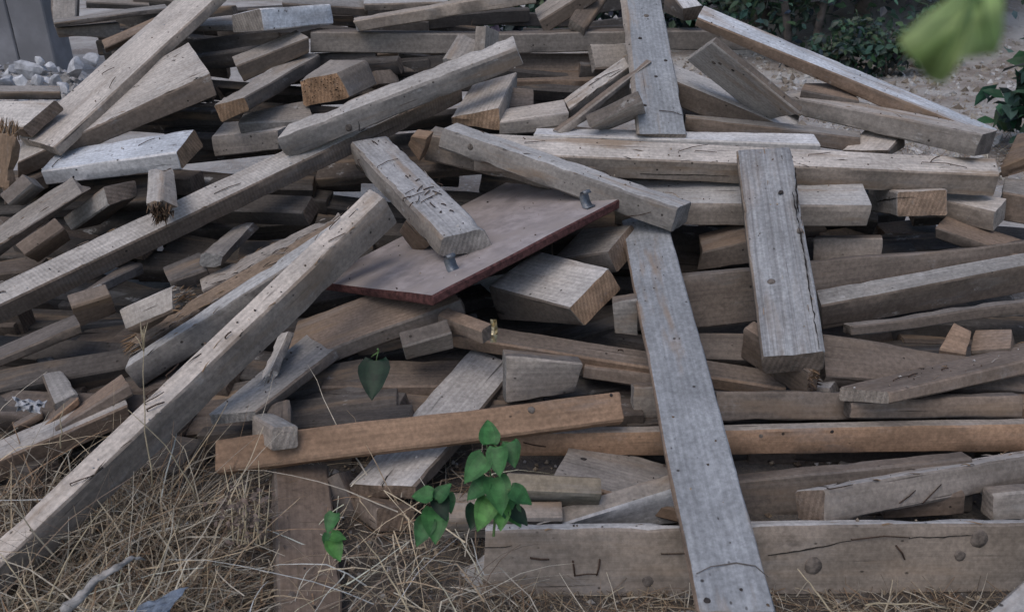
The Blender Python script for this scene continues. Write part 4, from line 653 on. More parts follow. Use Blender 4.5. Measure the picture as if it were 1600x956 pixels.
["V0","plank","plank",["v","f","g"],"upright pale plank spotted with nail holes at top centre",[0.01255,0.87529,0.48344,0.99765,0.02162,-0.06504,-0.06737,0.48312,-0.87296,0.4656,2.9381,0.6456],[[-0.0068,-0.0016,0.0051],[0.9951,0.0201,0.0057],[0.0018,0.1813,-0.0016],[1.0045,0.1686,0.0004],[0.0053,-0.0044,0.0225],[1.014,-0.0133,0.02],[0.0017,0.1812,0.0245],[1.0045,0.1686,0.0265]]],
["Z1","board","board",["p","f","g"],"light board with a split behind the sharp sliver",[0.76253,0.53291,0.36683,-0.64463,0.67391,0.36096,-0.05485,-0.51171,0.8574,0.2317,3.1842,0.69],[[-0.011,-0.0043,-0.0068],[0.3338,0.006,0.0003],[0.0115,0.0576,0.0021],[0.356,0.0659,0.0079],[-0.0006,0.0061,-0.1324],[0.3342,-0.0069,-0.1424],[0.0114,0.0576,-0.1335],[0.356,0.0659,-0.1276]]],
["Z2","block","block",["p","f","g"],"grey block left of the sharp sliver",[0.9917,-0.04428,0.1207,0.03083,0.99334,0.11106,-0.12482,-0.10642,0.98646,-0.0496,3.0912,0.6506],[[-0.0,-0.0019,-0.0031],[0.2696,0.002,0.0024],[0.0078,0.1732,-0.0035],[0.2571,0.1771,0.0056],[-0.0071,0.0022,-0.055],[0.2633,-0.0037,-0.0661],[0.0078,0.1731,-0.0636],[0.2571,0.1771,-0.0545]]],
["Z3","sliver","stake",["b","f","p"],"sharp wooden sliver pointing up across the upright plank",[0.71187,0.56376,0.41883,-0.58661,0.8052,-0.08679,-0.38617,-0.18391,0.90391,0.1764,2.998,0.6356],[[-0.004,0.0015,-0.0004],[0.5255,-0.0024,-0.0065],[-0.0023,0.0381,0.0059],[0.5321,0.0305,-0.0026],[0.0064,-0.0064,-0.0341],[0.5347,0.0044,-0.0203],[-0.0023,0.0381,-0.0232],[0.532,0.0305,-0.0317]]],
["Z4","board","board",["p","d","g"],"light board low behind the upright plank",[0.88188,-0.16596,0.44129,-0.35069,-0.8565,0.37872,0.31511,-0.48875,-0.81353,0.3481,3.0904,0.6047],[[0.0124,-0.004,-0.004],[0.1828,0.0035,0.0038],[-0.0115,0.1593,0.0035],[0.2037,0.1523,-0.0035],[0.0124,-0.004,-0.054],[0.1828,0.0035,-0.0462],[-0.0114,0.1592,-0.0465],[0.2038,0.1523,-0.0534]]],
["Z5","block","block",["g","d","g"],"dull block under the level beam left of the upright plank",[0.97477,0.22296,0.01046,-0.13166,0.53648,0.83358,0.18024,-0.81393,0.5523,0.3575,3.5726,0.7774],[[0.0025,-0.0006,0.0004],[0.1788,0.0003,-0.0003],[-0.0024,0.1182,-0.0004],[0.1825,0.1163,0.0003],[0.0024,-0.0006,-0.0496],[0.1788,0.0003,-0.0503],[-0.0024,0.1182,-0.0504],[0.1824,0.1164,-0.0498]]],
["Z6","board","board",["b","b","b"],"thin brown board in the dark left of the upright plank",[0.99879,-0.04603,0.0173,0.04137,0.97675,0.21035,-0.02658,-0.20938,0.97747,0.0123,3.651,0.7166],[[0.0019,-0.0003,-0.0006],[0.3987,0.0005,0.0008],[-0.002,0.1052,0.0006],[0.4041,0.1046,-0.0008],[0.002,-0.0004,-0.0506],[0.3988,0.0004,-0.0492],[-0.0021,0.1052,-0.0495],[0.4041,0.1046,-0.0507]]],
["Z7","board","board",["d","b","d"],"dark brown board in the deep gap under the level beam",[0.99963,-0.02688,0.00343,0.01688,0.71687,0.697,-0.02119,-0.69669,0.71706,0.0137,3.7371,0.7418],[[0.0008,0.0,-0.0],[0.4059,0.0002,0.0001],[-0.0008,0.1061,-0.0],[0.4085,0.1061,-0.0001],[0.0008,-0.0,-0.05],[0.4059,0.0002,-0.0499],[-0.0008,0.1061,-0.05],[0.4085,0.1062,-0.05]]],
["Z8","block","block",["d","d","d"],"dim block end beside the pale square timber",[0.99915,0.03631,-0.0194,-0.01884,0.82231,0.56872,0.03661,-0.56787,0.8223,-0.0122,3.3165,0.6653],[[-0.0009,-0.0028,-0.0017],[0.1042,0.0028,0.0017],[0.001,0.1135,0.0017],[0.1025,0.1078,-0.0017],[-0.0009,-0.0028,-0.0517],[0.1041,0.0028,-0.0483],[0.0009,0.1136,-0.0483],[0.1025,0.1078,-0.0517]]],
["Y1","beam","beam",["g","d","g"],"grey beam end at the top edge left of the upright plank",[0.84983,0.02632,0.5264,-0.15787,0.96561,0.2066,-0.50286,-0.25868,0.82475,0.1213,3.7661,0.9509],[[-0.0001,0.0016,0.0023],[0.2837,-0.0022,-0.0045],[0.0106,0.1826,-0.0049],[0.2751,0.188,0.0076],[-0.0099,-0.0027,-0.061],[0.2837,-0.0022,-0.0651],[0.0106,0.1825,-0.0655],[0.2751,0.188,-0.0531]]],
["Y2","beam","beam",["d","d","g"],"dark board leaning beside the upright plank at the top edge",[0.41694,0.77013,0.48276,-0.90079,0.27917,0.33263,0.12139,-0.57355,0.81013,0.3306,3.6927,0.9337],[[-0.0057,0.006,-0.0025],[0.318,-0.0055,0.0025],[0.0058,0.089,0.0025],[0.3067,0.1011,-0.0025],[-0.0057,0.0061,-0.0525],[0.318,-0.0056,-0.0474],[0.0058,0.089,-0.0475],[0.3067,0.1011,-0.0525]]],
["Y3","block","block",["w","d","b"],"pale block with a brown end at the top edge right of the upright plank",[-0.27984,0.91356,0.29513,0.95673,0.23986,0.1647,0.07967,0.32845,-0.94115,0.7437,3.6997,1.0198],[[-0.0042,-0.006,0.0056],[0.2028,0.0078,-0.0097],[-0.0055,0.0901,0.0071],[0.201,0.1011,-0.007],[0.0066,0.01,0.0712],[0.181,-0.0116,0.0967],[0.0028,0.1006,0.0764],[0.201,0.101,0.073]]],
["N2","block","block",["g","d","b"],"square timber with a brown end just under the panel edge",[-0.72416,0.59961,-0.34066,0.55207,0.80008,0.2347,0.41329,-0.01811,-0.91042,0.3112,2.4579,0.3578],[[-0.0013,0.0012,0.0004],[0.2405,-0.006,0.0017],[0.0075,0.1946,-0.0007],[0.2315,0.21,-0.0045],[-0.0022,0.0033,0.0822],[0.2405,-0.0061,0.0852],[-0.0043,0.2048,0.0879],[0.2314,0.21,0.0791]]],
["N3","beam","beam",["p","d","e"],"thick timber with a large brown sawn end below the panel",[-0.6905,0.70328,-0.16913,0.63951,0.70282,0.31156,0.33798,0.10697,-0.93505,0.1731,2.1545,0.305],[[0.0008,-0.0063,0.0054],[0.3643,-0.0011,-0.0151],[0.0074,0.2054,0.0044],[0.3426,0.2391,-0.0045],[-0.0083,0.0181,0.0885],[0.3528,-0.0165,0.1128],[-0.0009,0.2224,0.0942],[0.3426,0.2391,0.0908]]],
["N4","block","block",["g","d","g"],"grey block between the thick sawn timber and the front plank",[0.9887,-0.11074,0.10108,-0.10543,-0.03413,0.99384,-0.10661,-0.99326,-0.04542,0.3129,2.1851,0.1878],[[0.0022,0.0039,-0.0023],[0.0732,-0.0041,0.0024],[-0.0022,0.1137,0.0023],[0.0777,0.1215,-0.0024],[0.0023,0.004,-0.0524],[0.0732,-0.004,-0.0475],[-0.0021,0.1136,-0.0477],[0.0776,0.1215,-0.0523]]],
["N5","beam","beam",["b","d","d"],"brown timber between the front plank and the hanging plank",[0.93016,-0.22015,0.29384,0.20522,0.97535,0.0811,-0.30445,-0.01513,0.95241,0.6474,2.6189,0.2996],[[0.0157,0.0015,-0.0091],[0.3144,0.005,0.0063],[0.0014,0.1677,-0.0085],[0.3153,0.1779,0.009],[-0.0174,-0.0025,-0.0752],[0.2983,-0.0074,-0.0905],[0.0014,0.1676,-0.0922],[0.3153,0.1779,-0.0748]]],
["N6","board","board",["d","d","d"],"dim board under the wide dark board right of the front plank",[0.97265,-0.21542,0.08686,0.15282,0.87514,0.45909,-0.17491,-0.43326,0.88413,0.502,2.1312,0.1434],[[0.0012,0.0005,0.0001],[0.2601,-0.0004,0.0002],[-0.0013,0.097,-0.0002],[0.2638,0.0984,-0.0001],[0.0013,0.0006,-0.05],[0.2601,-0.0004,-0.0498],[-0.0014,0.0971,-0.0502],[0.2639,0.0985,-0.0501]]],
["N7","block","block",["b","d","d"],"brown stub between the long foreground beam and the panel",[0.65776,-0.19379,-0.72787,0.40154,-0.72736,0.55652,-0.63727,-0.65833,-0.40061,-0.3977,2.6054,0.3781],[[0.0048,0.0021,-0.0028],[0.1042,-0.0022,0.003],[-0.0044,0.1165,0.0028],[0.1141,0.1205,-0.0029],[0.0048,0.0021,-0.0529],[0.1043,-0.0021,-0.047],[-0.0045,0.1166,-0.0473],[0.1142,0.1205,-0.0529]]],
["PN","panel","panel",["x","x","x"],"pinkish shuttering panel with dark red edges lying on the timbers",[0.72058,0.67637,0.15263,-0.64856,0.73532,-0.19665,-0.24523,0.04271,0.96852,-0.2282,2.0423,0.3761],[[0.0084,-0.0025,0.0076],[0.8682,-0.0024,-0.0049],[-0.0216,0.68,-0.0161],[0.8879,0.6672,0.0191],[0.0037,-0.0005,-0.0224],[0.8575,0.0026,-0.0379],[-0.0216,0.6801,-0.0432],[0.8878,0.6671,-0.0079]]]]''')
MARKS = json.loads(r'''{"nails":[
["N1",[-0.003,0.024,-1.0],0.002,[[0.3173,0.0187,-0.001],[0.3366,0.0599,-0.0]]],
["N1",[-0.003,0.024,-1.0],0.002,[[0.286,0.0191,-0.0009],[0.3008,0.0816,0.0006]]],
["N1",[-0.003,0.024,-1.0],0.002,[[0.3198,0.0619,0.0],[0.349,0.0939,0.0007]]],
["N1",[-0.003,0.024,-1.0],0.002,[[0.3202,0.0857,0.0006],[0.3245,0.1258,0.0015]]],
["N1",[-0.003,0.024,-1.0],0.002,[[0.2539,0.0696,0.0004],[0.2663,0.1129,0.0014]]],
["N1",[-0.003,0.024,-1.0],0.002,[[0.2476,0.0138,-0.0009],[0.2424,-0.0005,0.0123]]],
["N1",[-0.003,0.024,-1.0],0.002,[[0.225,0.0657,0.0004],[0.1851,0.0656,0.0005]]],
["N1",[-0.003,0.024,-1.0],0.002,[[0.2821,0.0521,-0.0001],[0.2341,0.0216,-0.0007]]],
["N1",[-0.003,0.024,-1.0],0.002,[[0.2832,0.0736,0.0004],[0.3073,0.1035,0.0011]]],
["N1",[-0.003,0.024,-1.0],0.002,[[0.2994,0.1094,0.0012],[0.2612,0.1247,0.0017]]],
["N1",[-0.003,0.024,-1.0],0.002,[[0.5533,0.012,-0.0018],[0.5869,0.1045,0.0003]]],
["N1",[-0.003,0.024,-1.0],0.002,[[0.776,0.0798,-0.0008],[0.7347,0.084,-0.0006]]],
["N1",[-0.003,0.024,-1.0],0.002,[[0.3467,0.1507,0.0021],[0.3215,0.1582,0.0023]]],
["N1",[-0.003,0.024,-1.0],0.002,[[0.2016,0.0965,0.0012],[0.1833,0.104,0.0014]]],
["N1",[-0.003,0.024,-1.0],0.002,[[0.1497,0.1017,0.0015],[0.1326,0.1072,0.0016]]],
["N1",[-0.003,0.024,-1.0],0.002,[[0.4462,0.0742,-0.0],[0.4237,0.0741,0.0]]],
["N1",[-0.003,0.024,-1.0],0.002,[[0.3945,0.0902,0.0005],[0.3987,0.1066,0.0009]]],
["N1",[-0.003,0.024,-1.0],0.002,[[0.2367,0.0387,-0.0003],[0.2557,0.0892,0.0009]]],
["N1",[-0.003,0.024,-1.0],0.002,[[0.2857,-0.004,-0.0014],[0.2878,0.0268,-0.0007]]],
["N1",[-0.001,-0.997,-0.081],0.002,[[0.7135,-0.0025,0.0311],[0.6477,-0.0039,0.0497]]],
["L3",[-0.003,-0.167,-0.986],0.002,[[0.8979,0.0601,-0.0114],[0.8695,0.05,-0.0096]]],
["L3",[-0.003,-0.167,-0.986],0.002,[[0.9139,0.0477,-0.0093],[0.8691,0.032,-0.0065]]],
["L3",[-0.003,-0.167,-0.986],0.002,[[0.9258,0.0293,-0.0062],[0.8896,0.0094,-0.0028]]],
["L3",[-0.003,-0.167,-0.986],0.002,[[0.2055,0.06,-0.0092],[0.1537,0.0609,-0.0092]]],
["L3",[-0.003,-0.167,-0.986],0.002,[[0.2483,0.029,-0.0041],[0.1975,0.0093,-0.0006]]],
["L3",[-0.003,-0.167,-0.986],0.002,[[0.8312,0.0638,-0.0118],[0.7895,0.0635,-0.0116]]],
["L3",[-0.003,-0.167,-0.986],0.002,[[0.6663,0.0292,-0.0054],[0.6452,0.0274,-0.0051]]],
["L3",[-0.003,-0.167,-0.986],0.002,[[1.1505,0.0235,-0.0059],[1.1088,-0.002,0.001]]],
["L1",[0.002,-0.103,0.995],0.002,[[1.037,0.0428,0.003],[1.1368,0.0316,0.0017]]],
["L1",[0.002,-0.103,0.995],0.002,[[0.2993,0.0489,0.0049],[0.3157,0.0388,0.0038]]],
["W3",[-0.004,-0.01,1.0],0.002,[[0.3651,0.0967,-0.0001],[0.4135,0.14,0.0005]]],
["W3",[-0.004,-0.01,1.0],0.002,[[0.052,0.0164,-0.0023],[0.0595,0.089,-0.0015]]],
["W3",[0.0,-0.999,-0.047],0.002,[[0.4939,0.0026,-0.0612],[0.5106,0.0024,-0.0581]]],
["H1",[-0.003,-0.075,0.997],0.002,[[0.7423,0.0508,0.0024],[0.8503,0.097,0.0062]]],
["H1",[-0.003,-0.075,0.997],0.002,[[0.8021,0.059,0.0032],[0.8792,0.0533,0.003]]],
["H1",[-0.003,-0.075,0.997],0.002,[[1.5918,0.05,0.0048],[1.7381,0.0282,0.0036]]],
["H1",[-0.003,-0.075,0.997],0.002,[[1.6279,0.0637,0.0059],[1.6626,0.0884,0.0079]]],
["H1",[-0.003,-0.075,0.997],0.002,[[1.2033,0.0658,0.0048],[1.2821,0.0828,0.0063]]],
["H1",[-0.003,-0.075,0.997],0.002,[[0.1837,0.064,0.0018],[0.2583,0.0772,0.003]]],
["M1",[0.002,-1.0,-0.015],0.002,[[0.1731,-0.002,0.0842],[0.0857,-0.0015,0.0374]]],
["M1",[0.006,0.033,-0.999],0.002,[[0.8353,0.1127,0.0052],[0.8065,0.1019,0.0047]]],
["H11",[0.002,-0.998,-0.066],0.002,[[0.2111,0.0005,-0.0539],[0.2594,-0.0009,-0.0318]]],
["H11",[0.002,-0.998,-0.066],0.002,[[0.2787,0.0012,-0.064],[0.3376,-0.0009,-0.0296]]],
["H11",[0.009,0.108,0.994],0.002,[[0.5334,0.0545,-0.0055],[0.5383,-0.0016,-0.0147]]],
["H11",[0.002,-0.998,-0.066],0.002,[[0.0195,-0.0037,0.0054],[0.0817,-0.0037,0.0064]]],
["O2",[0.002,-0.999,-0.05],0.002,[[0.0522,-0.0004,-0.0245],[0.1103,0.0003,-0.037]]],
["G1",[0.0,-1.0,-0.001],0.002,[[0.1004,-0.0,-0.061],[0.1404,-0.0,-0.0644]]],
["G1",[0.0,-1.0,-0.001],0.002,[[0.3819,0.0001,-0.0559],[0.4329,0.0001,-0.0551]]],
["G1",[0.0,-1.0,-0.001],0.002,[[0.1914,0.0,-0.0694],[0.1955,0.0,-0.1027]]],
["G1",[0.0,-1.0,-0.001],0.002,[[0.1942,0.0,-0.1026],[0.2453,0.0001,-0.099]]],
["G1",[0.0,-1.0,-0.001],0.002,[[0.2494,0.0,-0.0672],[0.2426,0.0001,-0.1018]]],
["G1",[0.0,-1.0,-0.001],0.002,[[0.8886,0.0002,-0.045],[0.9065,0.0003,-0.0741]]],
["G1",[0.0,-1.0,-0.001],0.002,[[0.7912,0.0002,-0.0294],[0.9153,0.0002,-0.0253]]],
["H10",[-0.002,0.027,1.0],0.002,[[0.1174,0.0822,-0.0032],[0.1787,0.0854,-0.0032]]],
["H10",[-0.002,0.027,1.0],0.002,[[0.1787,0.0854,-0.0032],[0.2191,0.0905,-0.0032]]],
["H10",[-0.002,0.027,1.0],0.002,[[0.3007,0.0799,-0.0028],[0.3155,0.0718,-0.0026]]],
["Z1",[-0.016,-0.137,0.99],0.002,[[0.1316,0.0375,0.0013],[0.2871,0.0214,0.0017]]],
["V0",[0.001,-0.037,-0.999],0.002,[[0.1257,0.0891,0.002],[0.1008,0.1736,-0.0012]]],
["S3",[0.0,-0.026,1.0],0.002,[[0.5211,0.055,0.0006],[0.5368,0.0526,0.0005]]],
["P1",[-0.005,-0.037,0.999],0.002,[[0.4104,0.1694,0.0039],[0.4562,0.1367,0.0029]]],
["P1",[-0.005,-0.037,0.999],0.002,[[0.3376,0.0448,-0.0011],[0.4002,0.0706,0.0002]]],
["P2",[-0.009,-0.983,-0.185],0.002,[[0.4701,0.005,-0.032],[0.5678,0.0036,-0.029]]],
["P2",[-0.009,-0.983,-0.185],0.002,[[0.3314,0.0066,-0.0339],[0.3967,0.007,-0.0391]]],
["V1",[0.008,0.021,-1.0],0.002,[[0.0837,0.0136,0.0031],[0.0968,0.0429,0.0038],[0.108,0.0943,0.005],[0.0966,0.1287,0.0056],[0.0736,0.1478,0.0058]]]],
"cracks":[
["B5",[0.356,-0.114,0.927],0.0092,[[0.5195,0.1298,-0.0027],[0.3717,0.1359,-0.008],[0.1982,0.1245,-0.0023]]],
["K1",[0.022,0.117,0.993],0.0049,[[0.1286,0.1027,-0.0106],[-0.0017,0.0815,-0.005]]],
["V2",[-0.008,-0.03,-1.0],0.0062,[[0.6712,0.1495,-0.0079],[0.399,0.1535,-0.0058],[0.1887,0.1499,-0.004],[0.0129,0.1481,-0.0026]]],
["V2",[-0.008,-0.03,-1.0],0.0085,[[0.7936,0.1724,-0.0095],[0.5748,0.1565,-0.0073]]],
["G1",[0.0,-1.0,-0.001],0.0041,[[0.6127,0.0002,-0.0646],[0.6953,0.0002,-0.0512],[0.7914,0.0002,-0.0338]]],
["G1",[0.0,-1.0,-0.001],0.0028,[[0.9155,0.0002,-0.0281],[1.0534,0.0003,-0.0241]]],
["H3",[-0.013,-0.999,0.044],0.0071,[[0.1731,-0.0021,0.0484],[0.0,-0.001,0.02],[-0.0,0.0601,0.0212]]],
["Z1",[-0.016,-0.137,0.99],0.0102,[[0.1346,0.0221,-0.0008],[0.2221,0.021,0.0005],[0.2863,0.0132,0.0005]]],
["K5",[-0.0,-0.003,1.0],0.0029,[[0.004,0.0387,-0.0],[0.0985,0.0446,0.0]]],
["V1",[0.008,0.021,-1.0],0.0022,[[0.4342,0.1312,0.0084],[0.2761,0.1175,0.0068]]],
["N1",[-0.001,-0.997,-0.081],0.0096,[[0.7404,-0.0051,0.0624],[0.6736,-0.0053,0.0656]]],
["L4",[0.006,0.063,0.998],0.0029,[[0.2271,0.0638,-0.0049],[0.4952,0.0597,-0.0062]]],
["G1",[0.0,-1.0,-0.001],0.0028,[[0.0015,-0.0001,-0.0382],[0.0607,-0.0001,-0.0361]]],
["H1",[0.002,-1.0,-0.021],0.0035,[[0.6103,-0.0008,-0.0643],[0.9295,-0.0003,-0.0542]]],
["L2",[-0.006,-0.999,0.048],0.0048,[[0.2795,-0.0008,-0.0498],[0.2708,-0.0025,-0.087]]]],
"knots":[
["G1",[0.0,-1.0,-0.001],0.018,[[0.3534,0.0001,-0.1163]]],
["G1",[0.0,-1.0,-0.001],0.0194,[[0.7117,0.0002,-0.089]]],
["G1",[0.0,-1.0,-0.001],0.0193,[[1.0678,0.0003,-0.0329]]],
["G1",[0.0,-1.0,-0.001],0.0124,[[1.0283,0.0003,-0.0699]]],
["K2",[0.004,-0.003,1.0],0.0081,[[0.0504,0.1331,0.0004]]],
["O2",[0.002,-0.999,-0.05],0.0083,[[0.8487,0.0004,-0.0094]]],
["O2",[0.002,-0.999,-0.05],0.0149,[[0.6669,0.0007,-0.0229]]],
["O1",[-0.001,-0.007,1.0],0.0146,[[0.7734,0.0585,0.0006]]],
["O1",[-0.001,-0.007,1.0],0.0066,[[0.9844,0.0714,0.0008]]],
["V1",[0.008,0.021,-1.0],0.0105,[[0.4813,0.0405,0.0069]]],
["V1",[0.008,0.021,-1.0],0.0116,[[0.7147,0.0579,0.0091]]],
["V1",[0.008,0.021,-1.0],0.0122,[[0.8462,0.1176,0.0114]]],
["V1",[0.008,0.021,-1.0],0.008,[[0.6248,0.1278,0.0098]]],
["V1",[0.008,0.021,-1.0],0.0051,[[0.7854,0.0456,0.0094]]],
["V1",[0.008,0.021,-1.0],0.0067,[[0.2324,0.0694,0.0054]]],
["V1",[0.008,0.021,-1.0],0.0066,[[0.2142,0.1001,0.0059]]],
["V1",[0.008,0.021,-1.0],0.0061,[[0.0467,0.0915,0.0044]]],
["V1",[0.008,0.021,-1.0],0.0108,[[0.0236,0.0241,0.0028]]],
["V1",[0.008,0.021,-1.0],0.0074,[[0.989,0.1268,0.0128]]],
["V2",[-0.008,-0.03,-1.0],0.0112,[[0.2787,0.05,-0.0018]]],
["V2",[-0.008,-0.03,-1.0],0.0098,[[0.4852,0.1522,-0.0065]]],
["V2",[-0.008,-0.03,-1.0],0.0083,[[0.6782,0.115,-0.0069]]],
["H2",[0.004,0.011,1.0],0.0094,[[0.3203,0.1545,-0.0011]]],
["H2",[0.004,0.011,1.0],0.0093,[[0.3195,0.0974,-0.0005]]],
["H2",[0.004,0.011,1.0],0.0069,[[0.3803,0.1043,-0.0008]]],
["G0",[0.009,0.029,-1.0],0.0106,[[0.073,0.0303,-0.0003]]],
["G0",[0.009,0.029,-1.0],0.0041,[[0.1428,0.0573,0.0011]]],
["G0",[0.009,0.029,-1.0],0.0041,[[0.0882,0.1135,0.0022]]],
["G0",[0.009,0.029,-1.0],0.0053,[[0.0422,0.0704,0.0005]]],
["M1",[0.002,-1.0,-0.015],0.0116,[[0.7981,-0.0,0.0327]]],
["PN",[0.015,0.035,0.999],0.0045,[[0.6307,0.3118,-0.0126]]],
["PN",[0.015,0.035,0.999],0.0065,[[0.6632,0.1147,-0.0061]]],
["PN",[0.015,0.035,0.999],0.004,[[0.1172,0.276,-0.0038]]],
["V0",[0.001,-0.037,-0.999],0.0108,[[0.7359,0.0939,0.0027]]],
["V0",[0.001,-0.037,-0.999],0.0079,[[0.5776,0.0537,0.0039]]],
["V0",[0.001,-0.037,-0.999],0.0075,[[0.3315,0.0964,0.002]]],
["V0",[0.001,-0.037,-0.999],0.0073,[[0.1563,0.0384,0.0039]]],
["V0",[0.001,-0.037,-0.999],0.0077,[[0.4349,0.1448,0.0004]]],
["Q5",[-0.001,-0.002,1.0],0.0096,[[0.0687,0.127,0.0002]]],
["Q5",[-0.001,-0.002,1.0],0.0096,[[0.0834,0.1544,0.0002]]],
["Q5",[-0.001,-0.002,1.0],0.0072,[[0.1341,0.1744,0.0004]]],
["Q4",[0.022,0.0,1.0],0.0132,[[0.2871,0.1993,-0.0017]]],
["Q4",[0.022,0.0,1.0],0.0132,[[0.3496,0.1917,-0.0031]]],
["S2",[0.049,0.086,0.995],0.0109,[[0.1283,0.0659,-0.0066]]],
["W3",[-0.004,-0.01,1.0],0.0097,[[0.3938,0.1668,0.0007]]],
["L2",[-0.006,-0.999,0.048],0.0144,[[0.2373,-0.001,-0.0596]]],
["H7",[0.006,-0.999,0.032],0.0083,[[0.1501,-0.0019,-0.073]]]]}''')
OBJ = {}


def build_boards():
    marked = {m[0] for k in MARKS for m in MARKS[k]} | {'H2', 'P1', 'K1', 'B25', 'Q2', 'Q1', 'L4', 'L6'}
    for i, (bid, name, cat, cols, label, mw, V) in enumerate(BOARDS):
        tints = []
        jr = random.Random(i * 13 + 5)
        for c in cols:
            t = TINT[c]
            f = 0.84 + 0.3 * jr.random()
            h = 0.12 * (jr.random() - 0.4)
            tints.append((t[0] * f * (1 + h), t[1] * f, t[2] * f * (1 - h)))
        mats = ['wood', 'end']
        if 's' in cols:
            mats[0] = 'saw'
        elif bid == 'V2':
            mats[0] = 'open'
        elif 'v' in cols:
            mats[0] = 'smooth'
        elif cols[0] in 'oxybcd' or cols[1] in 'oh':
            mats[0] = 'fresh'
        kw = {'bowed': bid not in marked}
        if 'r' in cols:
            kw['rotten'] = True
            kw['chip'] = 0.05
        if name == 'panel':
            tints[1] = tints[2] = TINT['m']
            mats = ['ply', 'ply_edge']
            kw['chip'] = 0.008
        if bid in ('F1', 'B17', 'T13', 'T4'):
            kw['roundness'] = 0.03
        if bid in ('L2', 'N1', 'M1', 'M2', 'S7', 'T12', 'T12b', 'G5', 'K10'):
            kw['roundness'] = 0.009
            kw['chip'] = 0.035
        if bid in ('V1', 'O1', 'O2', 'H0'):
            kw['chip'] = 0.005
        if bid in ('L6', 'L5', 'B26', 'H13', 'S5'):
            kw['chip'] = 0.06
            kw['step'] = 0.018
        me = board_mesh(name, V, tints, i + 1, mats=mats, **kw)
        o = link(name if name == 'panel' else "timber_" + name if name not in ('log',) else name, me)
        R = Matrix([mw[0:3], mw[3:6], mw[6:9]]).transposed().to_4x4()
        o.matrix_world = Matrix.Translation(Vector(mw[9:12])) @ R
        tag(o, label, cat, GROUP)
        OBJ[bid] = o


def build_marks():
    jr = random.Random(3)
    for bid, n, sz, pts in MARKS['nails']:
        n = Vector(n)
        a, b = Vector(pts[0]), Vector(pts[-1])
        d = b - a
        mid = a.lerp(b, 0.55) + n * 0.006 + n.cross(d) * jr.uniform(-0.07, 0.07)
        v, f = [], []
        if len(pts) > 2:
            tube(v, f, [Vector(p) + n * (0.002 + 0.004 * (i % 2)) for i, p in enumerate(pts)], [0.0009, 0.0012, 0.0016, 0.0012, 0.001][:len(pts)], 5)
            link("twig", mesh("twig", v, f, True), OBJ[bid], M['bark'])
            continue
        r = 0.0021 if d.length < 0.045 else 0.0014
        tube(v, f, [a - n * 0.006, a + n * 0.004, mid, b + n * 0.005], [r, r, r, r * 0.8], 5)
        k = len(v)
        link("nail", mesh("nail", v, f, True), OBJ[bid], M['iron'])
    for bid, n, w, pts in MARKS['cracks']:
        n = Vector(n)
        P = [Vector(p) for p in pts]
        Q = []
        for a, b in zip(P, P[1:]):
            m = max(3, int((b - a).length / 0.012))
            Q += [a.lerp(b, k / m) for k in range(m)]
        Q.append(P[-1])
        v, f = [], []
        for k, q in enumerate(Q):
            d = (Q[min(k + 1, len(Q) - 1)] - Q[max(k - 1, 0)]).normalized()
            s = n.cross(d).normalized()
            q = q + s * 0.004 * noise.noise(q * 40)
            e = math.sin(math.pi * (k + 0.3) / (len(Q) - 0.4)) ** 0.5
            ww = w * 0.5 * max(0.12, e * 0.62 * (0.75 + 1.2 * noise.noise(q * 70 + Vector((3, 1, 2)))))
            v += [q + s * ww + n * 0.0016, q - s * ww + n * 0.0016, q - s * ww - n * 0.006, q + s * ww - n * 0.006]
        for k in range(len(Q) - 1):
            for j in range(4):
                f.append((k * 4 + j, k * 4 + (j + 1) % 4, k * 4 + 4 + (j + 1) % 4, k * 4 + 4 + j))
        f += [(0, 1, 2, 3), tuple(len(v) - 4 + j for j in range(4))]
        link("crack", mesh("crack", v, f), OBJ[bid], M['crack'])
    for bid, n, r, pts in MARKS['knots']:
        n = Vector(n)
        c = Vector(pts[0])
        if bid in ('V1', 'O1', 'O2'):
            r *= 0.62
        a = n.orthogonal().normalized()
        b = n.cross(a)
        v, f = [], []
        m = 14
        for ring, (rr, hh) in enumerate(((1.0, -0.004), (0.97, 0.0008), (0.45, 0.0014))):
            for k in range(m):
                t = 2 * math.pi * k / m
                q = rr * r * (1 + 0.25 * noise.noise(Vector((math.cos(t), math.sin(t), r * 900))))
                v.append(c + a * math.cos(t) * q + b * math.sin(t) * q + n * hh)
        v.append(c + n * 0.0016)
        for g in range(2):
            for k in range(m):
                k2 = (k + 1) % m
                f.append((g * m + k, g * m + k2, g * m + m + k2, g * m + m + k))
        for k in range(m):
            f.append((2 * m + k, 2 * m + (k + 1) % m, 3 * m))
        big = r > 0.0085
        link("knot" if big else "nail_hole", mesh("knot", v, f, True), OBJ[bid], M['knot' if big else 'hole'])


def board_point(V, l, w, t):
    q = Vector((0, 0, 0))
    for (a, b, c), p in zip(CORNERS, V):
        q += Vector(p) * ((l if a else 1 - l) * (w if b else 1 - w) * (t if c else 1 - t))
    return q


